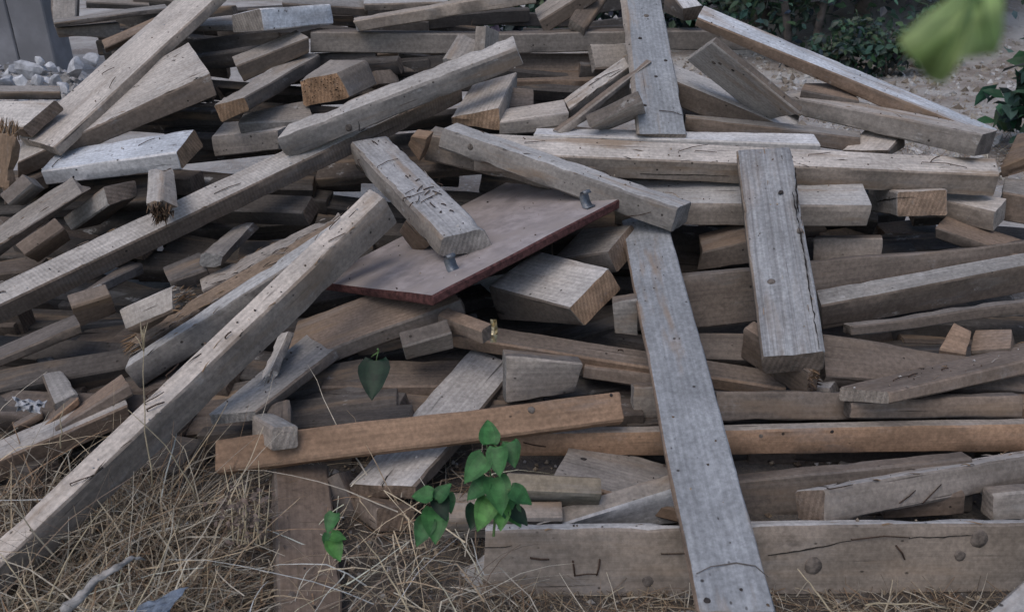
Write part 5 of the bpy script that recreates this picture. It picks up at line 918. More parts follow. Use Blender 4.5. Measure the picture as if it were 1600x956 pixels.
def build_splinters():
    """frayed fibres on the torn timbers and crumbs lying on the faces"""
    jr = random.Random(29)
    V = {b[0]: b[6] for b in BOARDS}
    for bid, end, count, ln, tone in (('R4', 0, 90, 0.035, 0), ('R3', 0, 70, 0.05, 1), ('S7', 1, 50, 0.03, 1), ('H13', 0, 40, 0.03, 1), ('K10', 0, 60, 0.012, 0), ('L6', 0, 50, 0.04, 1), ('B26', 0, 30, 0.04, 2), ('S5', 1, 36, 0.02, 0)):
        v, f, c = [], [], []
        P = V[bid]
        ax = (Vector(P[1]) - Vector(P[0])).normalized() * (1 if end else -1)
        for k in range(count):
            q = board_point(P, (0.985 if end else 0.015), jr.uniform(0.06, 0.94), jr.uniform(0.06, 0.94))
            d = (ax + Vector((jr.gauss(0, .22), jr.gauss(0, .22), jr.gauss(0, .22)))).normalized()
            n0 = len(f)
            r = jr.uniform(0.001, 0.0032)
            tube(v, f, [q - ax * 0.012, q + d * ln * jr.uniform(0.15, 0.7), q + d * ln * jr.uniform(0.7, 1.2)], [r, r * 0.8, r * 0.15], 4, False)
            col = jr.choice((((0.10, 0.065, 0.04), (0.2, 0.13, 0.08), (0.05, 0.035, 0.028)), ((0.33, 0.21, 0.12), (0.22, 0.15, 0.10), (0.30, 0.26, 0.22)), ((0.36, 0.34, 0.32), (0.28, 0.25, 0.22), (0.2, 0.16, 0.13)))[tone]) + (1,)
            c += [col] * (len(f) - n0)
        tag(link("splinters", mesh("splinters", v, f, False, c), OBJ[bid], M['straw']), kind="stuff")
    # splinters torn up along the grain of upper faces and edges
    for bid, count in (('L6', 70), ('L5', 30), ('L3', 26), ('L1', 26), ('L4', 10), ('H1', 22), ('H11', 24), ('M1', 14), ('P2', 18), ('V2', 16), ('G1', 14), ('Q2', 14), ('B5', 12), ('Z1', 16), ('H10', 12), ('N1', 10)):
        v, f, c = [], [], []
        P = V[bid]
        ax = (Vector(P[1]) - Vector(P[0])).normalized()
        up = (Vector(P[0]) - Vector(P[4])).normalized()
        for k in range(count):
            l, w = jr.uniform(0.02, 0.98), (jr.choice((0.02, 0.03, 0.97)) if jr.random() < 0.6 else jr.random())
            q = board_point(P, l, w, 0.0)
            d = (ax * jr.choice((-1, 1)) + up * jr.uniform(0.02, 0.16) + Vector((jr.gauss(0, .08), jr.gauss(0, .08), jr.gauss(0, .08)))).normalized()
            n0 = len(f)
            r = jr.uniform(0.0008, 0.0022)
            ln = jr.uniform(0.012, 0.05)
            tube(v, f, [q - up * 0.001, q + d * ln * 0.5 + up * 0.0012, q + d * ln], [r, r * 0.8, r * 0.1], 4, False)
            c += [jr.choice(((0.30, 0.2, 0.12), (0.36, 0.32, 0.28), (0.07, 0.055, 0.045), (0.22, 0.17, 0.13))) + (1,)] * (len(f) - n0)
        tag(link("splinters", mesh("splinters", v, f, False, c), OBJ[bid], M['straw']), kind="stuff")
    for bid, count in (('PN', 55), ('N1', 26), ('H1', 40), ('H2', 22), ('L1', 40), ('H10', 26), ('V2', 14), ('P1', 20), ('P2', 24), ('W3', 10), ('M1', 24), ('V1', 22), ('L3', 26), ('L2', 18), ('G1', 16), ('K1', 14), ('K2', 14), ('B25', 16), ('Q2', 12), ('Q1', 14), ('H11', 12)):
        v, f, c = [], [], []
        P = V[bid]
        for k in range(count):
            q = board_point(P, jr.random(), jr.uniform(0.05, 0.95), 0.0)
            q += (Vector(P[0]) - Vector(P[4])).normalized() * 0.0015
            chip(v, f, c, q, abs(jr.gauss(0.0015, 0.0016)) + 0.001, jr, jr.choice(((0.05, 0.04, 0.033), (0.12, 0.085, 0.06), (0.3, 0.24, 0.18), (0.42, 0.4, 0.38), (0.07, 0.055, 0.045))))
        tag(link("crumbs", mesh("crumbs", v, f, False, c), OBJ[bid], M['gravel']), kind="stuff")


PROFILE = ((0.0, 0.0), (1.22, 0.0), (2.55, 0.34), (3.0, 0.62), (3.6, 1.05), (4.4, 1.28))


def pile_height(y):
    for (a, b), (c, d) in zip(PROFILE, PROFILE[1:]):
        if a <= y <= c:
            return b + (d - b) * (y - a) / (c - a)
    return 1.2


HEART = {}
UNSEEN = {13, 14, 18, 21, 22, 24, 27, 33, 34, 38, 39, 40, 41, 43, 44, 45, 46, 47, 48, 54, 56, 57, 58, 61, 64, 67, 74, 75, 76, 79, 83, 84, 87, 88, 89, 91, 92, 95, 96, 97, 98, 99, 103, 104, 106, 107, 112, 113, 114, 115, 116, 120, 121, 124, 125, 128, 131, 133, 134, 143, 146, 147, 150, 154, 155, 159, 163, 165, 166, 167, 173, 174, 175, 176, 180, 181, 182, 185, 186, 187, 190, 191, 192, 195, 196, 198, 201, 204, 205, 209, 211, 212, 215, 219, 220, 221, 229, 230, 231, 235, 237, 239, 241, 242, 243, 245, 246, 247, 248, 249, 251, 252, 253, 255, 258, 259, 260, 261, 262, 263, 264, 265, 267, 268, 269, 270, 271, 275, 282, 283}


def build_heart():
    """timbers inside the pile that only show as dim shapes in its gaps"""
    jr = random.Random(11)
    k = 0
    for (a, b), (c, d) in zip(PROFILE[1:], PROFILE[2:]):
        n = max(1, int(math.hypot(c - a, d - b) / 0.062))
        for i in range(n):
            y, z = a + (c - a) * i / n, b + (d - b) * i / n
            if y < 1.75:
                continue
            # where this row of the pile starts and stops, measured across the pile
            depth = y * math.cos(PITCH) + (CAM_H - z) * math.sin(PITCH)
            row = 478 - 1250 * (y * math.sin(PITCH) + (z - CAM_H) * math.cos(PITCH)) / depth
            left = 110 if row < 95 else (190 if row < 160 else -300)
            right = 1060 if row < 35 else min(1680, 1060 + (row - 35) * 2.7)
            xa, xb = (left - 800) / 1250 * depth, (right - 800) / 1250 * depth
            m = math.hypot(c - a, d - b)
            x = xa + jr.uniform(0, 0.1)
            while x < xb - 0.15:
                Ln = min(jr.uniform(0.35, 0.85), xb - x)
                W, T = jr.choice(((0.15, 0.05), (0.10, 0.075), (0.12, 0.065), (0.09, 0.09)))
                if z > 0.72:
                    W, T = 0.045, 0.07
                off = jr.uniform(0.26, 0.42) if z < 0.72 else jr.uniform(0.27, 0.42)
                V = [(p * Ln, (q - 0.5) * W, -r * T) for p, q, r in CORNERS]
                t = jr.choice(((0.08, 0.07, 0.063), (0.105, 0.09, 0.078), (0.07, 0.063, 0.058), (0.12, 0.096, 0.08))) if z < 0.72 else (0.085, 0.075, 0.068)  # browns darkened, the shade of the gaps is put into the wood colour
                pose = (jr.uniform(-0.3491, 0.3491), math.radians(jr.uniform(-8, 8)), math.radians(max(-20, min(20, jr.gauss(0, 13)))))
                k += 1
                x += Ln * 0.92
                if k in UNSEEN:
                    continue
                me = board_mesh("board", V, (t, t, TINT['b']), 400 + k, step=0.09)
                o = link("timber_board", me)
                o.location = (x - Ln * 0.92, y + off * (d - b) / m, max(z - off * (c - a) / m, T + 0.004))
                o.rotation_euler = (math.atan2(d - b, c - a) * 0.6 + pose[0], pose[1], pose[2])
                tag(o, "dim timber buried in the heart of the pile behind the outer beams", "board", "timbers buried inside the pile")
                HEART[k] = o


# ------------------------------------------------------------------ setting
def ground_height(x, y):
    z = 0.012 * noise.noise(Vector((x * 1.7, y * 1.7, 0))) + 0.03 * noise.noise(Vector((x * 0.4, y * 0.4, 4))) * (1 if y > 4 else 0)
    d = math.hypot((x + 3.9) / 1.7, (y - 6.4) / 1.1)
    if d < 1:
        z += 0.34 * (1 - d * d) ** 2
    if y > 9 and x > 2:
        z += min(4.0, 0.38 * (y - 9)) * min(1, (x - 2) / 3)
    return z


def build_ground():
    def axis(lo, hi, step, far):
        a = [-far, -far * 0.5, -far * 0.25]
        t = lo
        while t <= hi:
            a.append(t)
            t += step
        return a + [far * 0.25, far * 0.5, far]
    xs = axis(-14, 14, 0.25, 120)
    ys = axis(-3, 18, 0.25, 120)
    xs.sort(); ys.sort()
    v = [(x, y, ground_height(x, y) if abs(x) < 15 and -4 < y < 18.5 else (4.0 * min(1, max(0, (x - 2) / 3)) if y > 18 else 0)) for y in ys for x in xs]
    w = len(xs)
    f = [(j * w + i, j * w + i + 1, (j + 1) * w + i + 1, (j + 1) * w + i) for j in range(len(ys) - 1) for i in range(w - 1)]
    tag(link("ground", mesh("ground", v, f, True), None, M['ground']), "dry brown ground under and behind the timber pile", "ground", kind="structure")


def stone_mesh(seed, sx, sy, sz, sub=2):
    import bmesh
    bm = bmesh.new()
    bmesh.ops.create_icosphere(bm, subdivisions=sub, radius=1.0)
    sv = Vector((seed * 5.3, seed * 2.1, seed))
    for q in bm.verts:
        p = q.co.copy()
        # flatten against random planes for a broken, faceted lump
        for k in range(11):
            d = noise.random_unit_vector() if False else Vector((noise.noise(sv + Vector((k * 9.1, 0, 0))), noise.noise(sv + Vector((0, k * 7.7, 3))), noise.noise(sv + Vector((5, 1, k * 8.3))))).normalized()
            h = p.dot(d) - 0.45
            if h > 0:
                p -= d * h
        p *= 1 + 0.12 * noise.noise(p * 2.5 + sv)
        q.co = Vector((p.x * sx, p.y * sy, p.z * sz))
    me = bpy.data.meshes.new("stone")
    bm.to_mesh(me)
    bm.free()
    return me


def build_rubble():
    spots = [  # x, y, size (px), mat, label
        (8, 128, 34, 'g', "flat pale lump of rubble at the left edge"),
        (48, 112, 46, 'g', "wide grey lump of rubble in front of the concrete wall"),
        (80, 104, 24, 'w', "whitest lump of rubble, bright and pointed"),
        (118, 105, 48, 'g', "largest grey lump of rubble beside the sloping plank"),
        (146, 97, 26, 'g', "grey lump of rubble touching the edge of the sloping plank"),
        (72, 126, 22, 'w', "small white rubble chip below the pointed white lump"),
        (30, 128, 26, 'w', "whitish rubble chip low near the left edge"),
        (60, 130, 22, 'g', "small grey rubble chip just above the level grey beam"),
        (90, 128, 24, 'g', "grey rubble lump with a flat top at the foot of the heap"),
        (100, 135, 30, 'g', "rounded rubble lump low against the sloping plank"),
        (20, 108, 20, 'g', "small rubble lump behind the flat pale lump"),
        (62, 98, 18, 'w', "little pale rubble flake at the back of the heap")]
    for i, (x, y, s, c, lab) in enumerate(spots):
        d = 5.9 + 0.25 * (115 - y) / 15
        p = at(x, y, d)
        r = s * d / 1250 * 0.56
        me = stone_mesh(i + 3, r * 1.15, r, r * 0.8)
        o = link("rubble_lump", me, None, M['rubble'] if c == 'g' else M['plastic'])
        o.location = p
        o.rotation_euler = (i * 1.1, i * 0.7, i * 2.3)
        tag(o, lab, "rubble", "rubble lumps before the concrete wall")
    p = at(80, 142, 3.9)
    o = link("rubble_lump", stone_mesh(44, 0.05, 0.045, 0.04), None, M['rubble'])
    o.location = p
    tag(o, "small grey stone resting between the level grey beam and the sloping plank", "rubble", "rubble lumps before the concrete wall")
    v, f, c = [], [], []
    jr = random.Random(5)
    for k in range(420):                      # fine rubble filling the heap
        a = Vector((jr.gauss(-3.9, 0.75), jr.gauss(6.3, 0.5), 0))
        a.z = ground_height(a.x, a.y) + 0.01
        chip(v, f, c, a, jr.uniform(0.02, 0.07), jr, jr.choice(((0.3, 0.3, 0.31), (0.4, 0.4, 0.41), (0.22, 0.21, 0.2))))
    tag(link("fine_rubble", mesh("fine_rubble", v, f, False, c), None, M['gravel']), "fine grey rubble between the larger lumps", "rubble", kind="stuff")


def chip(v, f, c, p, r, jr, col):
    b = len(v)
    dirs = [(1, 0, 0), (0, 1, 0), (-1, 0, 0), (0, -1, 0), (0, 0, 1), (0, 0, -1)]
    rot = Matrix.Rotation(jr.uniform(0, 6), 3, 'Z') @ Matrix.Rotation(jr.uniform(0, 6), 3, 'X')
    for d in dirs:
        v.append(p + rot @ (Vector(d) * r * jr.uniform(0.5, 1.2)))
    for k in range(4):
        k2 = (k + 1) % 4
        f.append((b + k, b + k2, b + 4))
        f.append((b + k2, b + k, b + 5))
        c += [col + (1,), col + (1,)]


def build_wall():
    x1 = at(90, 60, 8.0).x
    y0 = at(90, 106, 8.0).y
    root = bpy.data.objects.new("concrete_wall", None)
    COL.objects.link(root)
    root.location = (x1, y0, 0)
    tag(root, "grey concrete wall with upright form lines behind the rubble", "wall")
    edges = [0.0, 0.36, 0.37 + 0.36, 1.1, 1.85, 2.6, 3.4, 4.4, 5.4]
    for a, b in zip(edges, edges[1:]):
        v, f = [], []
        jr = random.Random(int(a * 100))
        d = jr.uniform(0.0, 0.008)
        X0, X1 = -b + 0.006, -a - 0.006
        nz = 12
        pts = []
        for k in range(nz + 1):
            z = -0.3 + 3.1 * k / nz
            for x in (X0, X0 + 0.012, X1 - 0.012, X1):
                pts.append((x, -d + (0.012 if x in (X0, X1) else 0.0) + 0.004 * noise.noise(Vector((x * 3, z * 3, 1))), z))
        v = pts[:]
        for k in range(nz):
            for i in range(3):
                f.append((k * 4 + i, k * 4 + i + 1, k * 4 + i + 5, k * 4 + i + 4))
        b0 = len(v)
        v += [(X0, 0.35, -0.3), (X1, 0.35, -0.3), (X1, 0.35, 2.8), (X0, 0.35, 2.8)]
        f += [(b0 + 1, b0, b0 + 3, b0 + 2), (b0 + 2, b0 + 3, nz * 4, nz * 4 + 3), (3, b0 + 1, b0 + 2, nz * 4 + 3), (b0, 0, nz * 4, b0 + 3)]
        link("panel", mesh("panel", v, f), root, M['concrete'])
    v = []
    f = []
    for x in (-5.4, -0.01):
        v += [(x, 0.02, -0.3), (x, 0.30, -0.3), (x, 0.30, 2.79), (x, 0.02, 2.79)]
    f = [(0, 1, 2, 3), (7, 6, 5, 4), (0, 4, 5, 1), (1, 5, 6, 2), (2, 6, 7, 3), (3, 7, 4, 0)]
    link("core", mesh("core", v, f), root, M['concrete'])


def leaf_cards(v, f, c, centre, radius, count, size, jr, tones, squash=0.8, shell=0.55, clumps=14):
    cl = []
    for k in range(clumps):
        d = Vector((jr.gauss(0, 1), jr.gauss(0, 1), jr.gauss(0, 1))).normalized() * (shell + (1 - shell) * jr.random())
        cl.append((Vector((d.x * radius, d.y * radius, d.z * radius * squash)), radius * jr.uniform(0.22, 0.42), jr.choice(tones)))
    for k in range(count):
        o, r, tone = cl[jr.randrange(clumps)]
        p = centre + o + Vector((jr.gauss(0, 1), jr.gauss(0, 1), jr.gauss(0, 1))) * r * 0.5
        leaf_blade(v, f, c, p, size * jr.uniform(0.6, 1.3), jr, tuple(t * jr.uniform(0.7, 1.3) for t in tone))


def leaf_blade(v, f, c, p, s, jr, col, d=None, up=None):
    if d is None:
        d = Vector((jr.gauss(0, 1), jr.gauss(0, 1), jr.gauss(-0.4, 0.7))).normalized()
        up = Vector((jr.gauss(0, 0.6), jr.gauss(-0.3, 0.6), 1)).normalized()
    w = d.cross(up).normalized()
    n = w.cross(d)
    b = len(v)
    v += [p, p + d * s * 0.35 + w * s * 0.3 + n * s * 0.07, p + d * s * 0.45 , p + d * s * 0.35 - w * s * 0.3 + n * s * 0.07,
          p + d * s * 0.72 + w * s * 0.2 + n * s * 0.02, p + d * s * 0.72 - w * s * 0.2 + n * s * 0.02, p + d * s - n * s * 0.12]
    f += [(b, b + 1, b + 2), (b, b + 2, b + 3), (b + 1, b + 4, b + 2), (b + 2, b + 5, b + 3), (b + 4, b + 6, b + 2), (b + 2, b + 6, b + 5)]
    c += [tuple(col) + (1,)] * 6


DARK = [(0.06, 0.10, 0.075), (0.085, 0.135, 0.098), (0.11, 0.165, 0.12), (0.065, 0.10, 0.085)]


def tree(x, y, h, r, seed, label, size=0.12, count=3600):
    jr = random.Random(seed)
    root = bpy.data.objects.new("broadleaf_tree", None)
    COL.objects.link(root)
    z0 = ground_height(x, y)
    root.location = (x, y, z0)
    tag(root, label, "tree", "trees behind the pile")
    v, f = [], []
    top = Vector((jr.uniform(-.3, .3), jr.uniform(-.2, .2), h * 0.75))
    pts = [Vector((0, 0, -0.2)), Vector((jr.uniform(-.08, .08), 0, h * 0.25)), Vector((top.x * 0.5, top.y * 0.5, h * 0.5)), top]
    tube(v, f, pts, [0.11, 0.085, 0.06, 0.02], 8)
    link("trunk", mesh("trunk", v, f, True), root, M['bark'])
    for k in range(5):
        v, f = [], []
        a = jr.uniform(0, 6.28)
        s = pts[1].lerp(pts[2], jr.random())
        d = Vector((math.cos(a), math.sin(a), 0.9))
        tube(v, f, [s, s + d * r * 0.35, s + d * r * 0.7 + Vector((0, 0, 0.2))], [0.045, 0.03, 0.01], 6)
        link("limb", mesh("limb", v, f, True), root, M['bark'])
    v, f, c = [], [], []
    leaf_cards(v, f, c, Vector((0, 0, h * 0.62)), r, count, size, jr, DARK, 0.95, 0.35, 34)
    leaf_cards(v, f, c, Vector((0, -0.2, h * 0.22)), r * 0.8, count // 3, size, jr, DARK, 0.5, 0.3, 14)
    link("crown", mesh("crown", v, f, False, c), root, M['foliage'])


def build_trees():
    tree(2.9, 9.9, 3.6, 1.25, 21, "dark leafy tree nearest the upright plank at the top edge")
    tree(4.0, 9.6, 3.8, 1.3, 22, "dark leafy tree with pale bare trunk behind the long pale beam")
    tree(5.1, 10.1, 3.7, 1.3, 23, "dark leafy tree just left of the blurred green leaf")
    tree(1.7, 11.2, 4.0, 1.5, 24, "dark leafy tree hidden mostly behind the pile top")
    v, f, c = [], [], []
    jr = random.Random(31)
    for k in range(9000):
        p = Vector((jr.uniform(-1.5, 6.6), jr.uniform(11.0, 12.8), 0))
        p.z = ground_height(p.x, p.y) + jr.uniform(0.0, 4.2)
        t = jr.choice(DARK)
        leaf_blade(v, f, c, p, jr.uniform(0.16, 0.34), jr, tuple(q * jr.uniform(0.5, 1.2) for q in t))
    tag(link("far_thicket", mesh("far_thicket", v, f, False, c), None, M['foliage']), "dark thicket closing the view behind the trees", "thicket", kind="stuff")
    # slim bare stems in front of the thicket
    for k, (px, lean, lab) in enumerate(((1218, -0.10, "leaning slim bare stem before the dark trees, left of a pair"), (1250, 0.04, "upright slim bare stem before the dark trees, right of a pair"))):
        b = at(px + 18, 84, 8.7)
        b.z = ground_height(b.x, b.y)
        v, f = [], []
        tube(v, f, [b, b + Vector((lean, 0, 0.5)), b + Vector((lean * 2.4, 0, 1.0)), b + Vector((lean * 3.0, 0.1, 2.2))], [0.05, 0.042, 0.036, 0.02], 8)
        root = link("bare_stem", mesh("bare_stem", v, f, True), None, M['bark'])
        tag(root, lab, "tree stem", "bare stems before the trees")
    # low bushes at their feet
    for k, (px, py, r, lab) in enumerate(((1310, 78, 0.38, "low bush at the foot of the dark trees, left of two"), (1395, 72, 0.45, "low bush at the foot of the dark trees beside the blurred leaf"))):
        b = at(px, py, 8.1)
        b.z = ground_height(b.x, b.y)
        jr = random.Random(60 + k)
        v, f, c = [], [], []
        leaf_cards(v, f, c, Vector((0, 0, r * 0.7)), r, 900, 0.085, jr, [(0.06, 0.10, 0.07), (0.075, 0.115, 0.085), (0.05, 0.08, 0.06)], 0.8, 0.3, 16)
        root = bpy.data.objects.new("bush", None)
        COL.objects.link(root)
        root.location = b
        tag(root, lab, "bush", "bushes at the foot of the trees")
        link("foliage", mesh("foliage", v, f, False, c), root, M['foliage'])
        v, f = [], []
        for j in range(5):
            a = j * 1.3
            tube(v, f, [(0, 0, -0.05), (math.cos(a) * r * 0.3, math.sin(a) * r * 0.3, r * 0.5), (math.cos(a) * r * 0.5, math.sin(a) * r * 0.5, r * 1.0)], [0.012, 0.009, 0.004], 5)
        link("stem", mesh("stem", v, f, True), root, M['bark'])
    # big leaved shrub at the right edge
    jr = random.Random(77)
    b = at(1590, 215, 5.2)
    b.z = ground_height(b.x, b.y)
    root = bpy.data.objects.new("big_leaved_shrub", None)
    COL.objects.link(root)
    root.location = b
    tag(root, "dark shrub with large leaves at the right edge above the long pale beam", "shrub")
    v, f, c = [], [], []
    leaf_cards(v, f, c, Vector((0.18, 0, 0.36)), 0.42, 420, 0.15, jr, [(0.03, 0.06, 0.04), (0.045, 0.085, 0.055), (0.07, 0.11, 0.085)], 1.0, 0.3, 22)
    link("foliage", mesh("foliage", v, f, False, c), root, M['foliage'])
    v, f = [], []
    for j in range(6):
        a = j * 1.1
        tube(v, f, [(0.15, 0, -0.05), (0.15 + math.cos(a) * 0.12, math.sin(a) * 0.12, 0.3), (0.15 + math.cos(a) * 0.25, math.sin(a) * 0.25, 0.7)], [0.014, 0.01, 0.004], 5)
    link("stem", mesh("stem", v, f, True), root, M['bark'])


def build_gravel():
    v, f, c = [], [], []
    jr = random.Random(17)
    for k in range(3800):
        p = Vector((jr.uniform(1.3, 6.5), jr.uniform(4.0, 9.6), 0))
        p.z = ground_height(p.x, p.y)
        chip(v, f, c, p, abs(jr.gauss(0.012, 0.018)) + 0.006, jr, jr.choice(((0.34, 0.33, 0.31), (0.42, 0.41, 0.4), (0.25, 0.215, 0.18), (0.17, 0.14, 0.11), (0.3, 0.27, 0.23))))
    tag(link("gravel", mesh("gravel", v, f, False, c), None, M['gravel']), "pale gravel and litter on the ground beyond the pile at upper right", "gravel", kind="stuff")
    v, f, c = [], [], []
    for k in range(2600):
        p = Vector((jr.uniform(3.4, 9.0), jr.uniform(5.5, 14.0), 0))
        if jr.random() < 0.5:
            p = Vector((jr.uniform(2.3, 4.2), jr.uniform(4.2, 6.2), 0))
        p.z = ground_height(p.x, p.y)
        straw_blade(v, f, c, p, jr.uniform(0.1, 0.3), 0.004, jr, lift=0.9)
    tag(link("dry_weeds", mesh("dry_weeds", v, f, False, c), None, M['straw']), "dry brown weeds on the ground beyond the pile at upper right", "weeds", kind="stuff")


STRAW = ((0.36, 0.285, 0.19), (0.44, 0.37, 0.265), (0.26, 0.195, 0.13), (0.15, 0.11, 0.08), (0.50, 0.45, 0.36), (0.34, 0.30, 0.24), (0.22, 0.145, 0.09), (0.11, 0.085, 0.065))


def straw_blade(v, f, c, p, Ln, w, jr, lift=0.5, segs=4):
    a = jr.uniform(0, 6.283)
    if -0.62 < p[0] < -0.34 and 1.1 < p[1] < 1.7:
        Ln *= 0.35
    up = jr.uniform(0.05, 1.0) * lift
    d = Vector((math.cos(a), math.sin(a), up * 1.6)).normalized()
    droop = jr.uniform(0.2, 1.5)
    side = d.cross(Vector((0, 0, 1)))
    if side.length < 0.05:
        side = Vector((1, 0, 0))
    side.normalize()
    side = (side + d.cross(side) * jr.uniform(-0.8, 0.8)).normalized()
    kink = jr.randrange(1, segs) if jr.random() < 0.45 else 99
    col = jr.choice(STRAW)
    m = jr.uniform(0.75, 1.15)
    col = tuple(q * m for q in col) + (1,)
    b = len(v)
    q = Vector(p)
    for k in range(segs + 1):
        ww = w * (1 - 0.75 * k / segs) * 0.5
        v += [q + side * ww, q - side * ww]
        d = (d + Vector((0, 0, -droop / segs * 0.8)) + Vector((jr.gauss(0, 1), jr.gauss(0, 1), jr.gauss(0, 1))) * 0.10).normalized()
        if k == kink:
            d = (d + Vector((jr.gauss(0, 1), jr.gauss(0, 1), -0.6))).normalized()
        q = q + d * Ln / segs
        if q.z < 0.008:
            q.z = 0.008 + jr.random() * 0.012
            d.z = abs(d.z) * 0.15
    for k in range(segs):
        f.append((b + 2 * k, b + 2 * k + 1, b + 2 * k + 3, b + 2 * k + 2))
        c.append(col)


def build_straw():
    jr = random.Random(41)
    v, f, c = [], [], []
    tuft = [(jr.uniform(-1.9, -0.5), jr.uniform(1.05, 1.6)) for k in range(128)]
    tuft = [t for t in tuft if not (t[0] > -0.72 and t[1] > 1.42) and not (t[0] < -0.72 and t[1] < 1.05 - (t[0] + 0.72) * 1.0 and t[1] > 0.9 - (t[0] + 0.72) * 0.9 and jr.random() < 0.7)]
    for (x, y) in tuft:
        for k in range(40):
            p = Vector((jr.gauss(x, 0.055), jr.gauss(y, 0.05), jr.uniform(0, 0.05)))
            straw_blade(v, f, c, p, jr.uniform(0.12, 0.34), jr.choice((0.0018, 0.0026, 0.0034, 0.005)), jr, 1.1)
    for k in range(420):                      # longer bright stems lying over the rest
        p = Vector((jr.uniform(-1.4, -0.05), jr.uniform(1.0, 1.6), jr.uniform(0.02, 0.09)))
        straw_blade(v, f, c, p, jr.uniform(0.22, 0.48), 0.0034, jr, 0.7, 6)
        c[-6:] = [tuple(min(0.6, q * 1.45) for q in c[-1][:3]) + (1,)] * 6
    for k in range(3400):                     # matted layer
        p = Vector((jr.uniform(-2.0, 0.02), jr.uniform(0.95, 1.75), jr.uniform(0.005, 0.05)))
        straw_blade(v, f, c, p, jr.uniform(0.08, 0.25), jr.uniform(0.0015, 0.0032), jr, 0.35)
    tag(link("dry_grass", mesh("dry_grass", v, f, False, c), None, M['straw']), "tangled dry grass at the lower left in front of the pile", "grass", kind="stuff")
    v, f, c = [], [], []
    for k in range(3000):
        p = Vector((jr.uniform(-0.1, 1.4), jr.uniform(0.95, 1.3), jr.uniform(0.0, 0.02)))
        straw_blade(v, f, c, p, jr.uniform(0.06, 0.2), jr.uniform(0.0015, 0.003), jr, 0.3)
    tag(link("dry_grass", mesh("dry_grass", v, f, False, c), None, M['straw']), "thin dry grass along the foot of the heavy bottom beam", "grass", kind="stuff")
    v, f, c = [], [], []
    for k in range(2200):
        p = Vector((jr.uniform(-1.5, 1.5), jr.uniform(0.95, 1.8), 0.004))
        chip(v, f, c, p, jr.uniform(0.003, 0.011), jr, jr.choice(((0.2, 0.15, 0.1), (0.3, 0.24, 0.17), (0.1, 0.075, 0.055), (0.28, 0.26, 0.24))))
    tag(link("wood_litter", mesh("wood_litter", v, f, False, c), None, M['gravel']), "crumbs of wood and soil among the dry grass", "litter", kind="stuff")
    # single stalks that stand out
    stalks = [((238, 760, 1.66), (223, 650, 1.60), (222, 515, 1.58), "tall dry stalk crossing the long foreground beam, with a forked tip"),
              ((305, 780, 1.62), (285, 712, 1.55), (200, 640, 1.50), "bent dry stalk leaning left over the foreground beam"),
              ((95, 700, 1.72), (93, 665, 1.70), (100, 630, 1.70), "short dry stalk standing before the brown beam at left"),
              ((210, 956, 1.40), (262, 860, 1.45), (280, 810, 1.5), "straight pale stalk rising from the blue grey rag"),
              ((75, 940, 1.45), (110, 850, 1.48), (165, 790, 1.50), "curved pale stalk at the lower left corner"),
              ((60, 956, 1.38), (30, 900, 1.38), (-10, 850, 1.40), "pale stalk leaning to the left edge in the bottom corner"),
              ((640, 956, 1.36), (600, 880, 1.42), (560, 832, 1.48), "long arched stalk in the straw between the notched plank and the beam"),
              ((1300, 956, 1.32), (1272, 920, 1.34), (1246, 888, 1.36), "thin stalk in front of the heavy bottom beam"),
              ((1352, 945, 1.36), (1420, 937, 1.38), (1485, 950, 1.38), "arched stalk lying at the foot of the heavy bottom beam")]
    for k, (a, b, t, lab) in enumerate(stalks):
        P = [at(*a), at(*b), at(*t)]
        pts = []
        for i in range(9):
            s = i / 8
            pts.append(P[0] * (1 - s) ** 2 + P[1] * 2 * s * (1 - s) + P[2] * s * s + Vector((noise.noise(Vector((s * 4, k, 0))), 0, noise.noise(Vector((s * 4, k, 5)))) ) * 0.006)
        v, f = [], []
        tube(v, f, pts, [0.0016 - 0.0009 * i / 8 for i in range(9)], 5)
        root = link("dry_stalk", mesh("dry_stalk", v, f, True), None, M['stalk'])
        tag(root, lab, "stalk", "single dry stalks in the grass")
        if k == 0:
            v, f = [], []
            for j in range(6):
                e = pts[-1] + Vector((jr.uniform(-0.02, 0.02), jr.uniform(-0.01, 0.01), jr.uniform(-0.05, 0.02)))
                tube(v, f, [pts[-2], pts[-2].lerp(e, 0.5) + Vector((0, 0, 0.008)), e], [0.001, 0.0012, 0.0004], 4)
            link("seed_head", mesh("seed_head", v, f, True), root, M['stalk'])


def leaf_mesh(Ln, W, jr, col, curl=0.25, heart=True):
    """heart shaped leaf lying in local XY, base at the origin, tip on +Y, folded along the midrib"""
    prof = [(0.0, 0.06), (-0.07, 0.32), (0.05, 0.44), (0.2, 0.5), (0.36, 0.49), (0.52, 0.42), (0.68, 0.31), (0.82, 0.19), (0.92, 0.09), (1.0, 0.0)]
    v, f, c = [], [], []
    for i, (y, x) in enumerate(prof):
        yy = max(y, 0.0)
        mz = -curl * Ln * yy * yy
        v.append(Vector((0, yy * Ln, mz)))
        for s in (-1, 1):
            v.append(Vector((s * x * W * 0.55, (y + yy) * 0.5 * Ln, mz + x * W * 0.10)))
            v.append(Vector((s * x * W, y * Ln, mz + x * W * 0.26 + 0.04 * W * math.sin(i * 1.9 + s))))
    for i in range(len(prof) - 1):
        a, b = i * 5, i * 5 + 5
        f += [(a, a + 1, b + 1, b), (a + 1, a + 2, b + 2, b + 1), (a + 3, a, b, b + 3), (a + 4, a + 3, b + 3, b + 4)]
        g = (0.95, 1.04)[i % 2] * (0.94 + 0.12 * jr.random())
        c += [tuple(q * g * 1.25 for q in col) + (1,), tuple(q * g for q in col) + (1,), tuple(q * g * 1.2 for q in col) + (1,), tuple(q * g * 0.95 for q in col) + (1,)]
    return mesh("leaf", v, f, True, c)


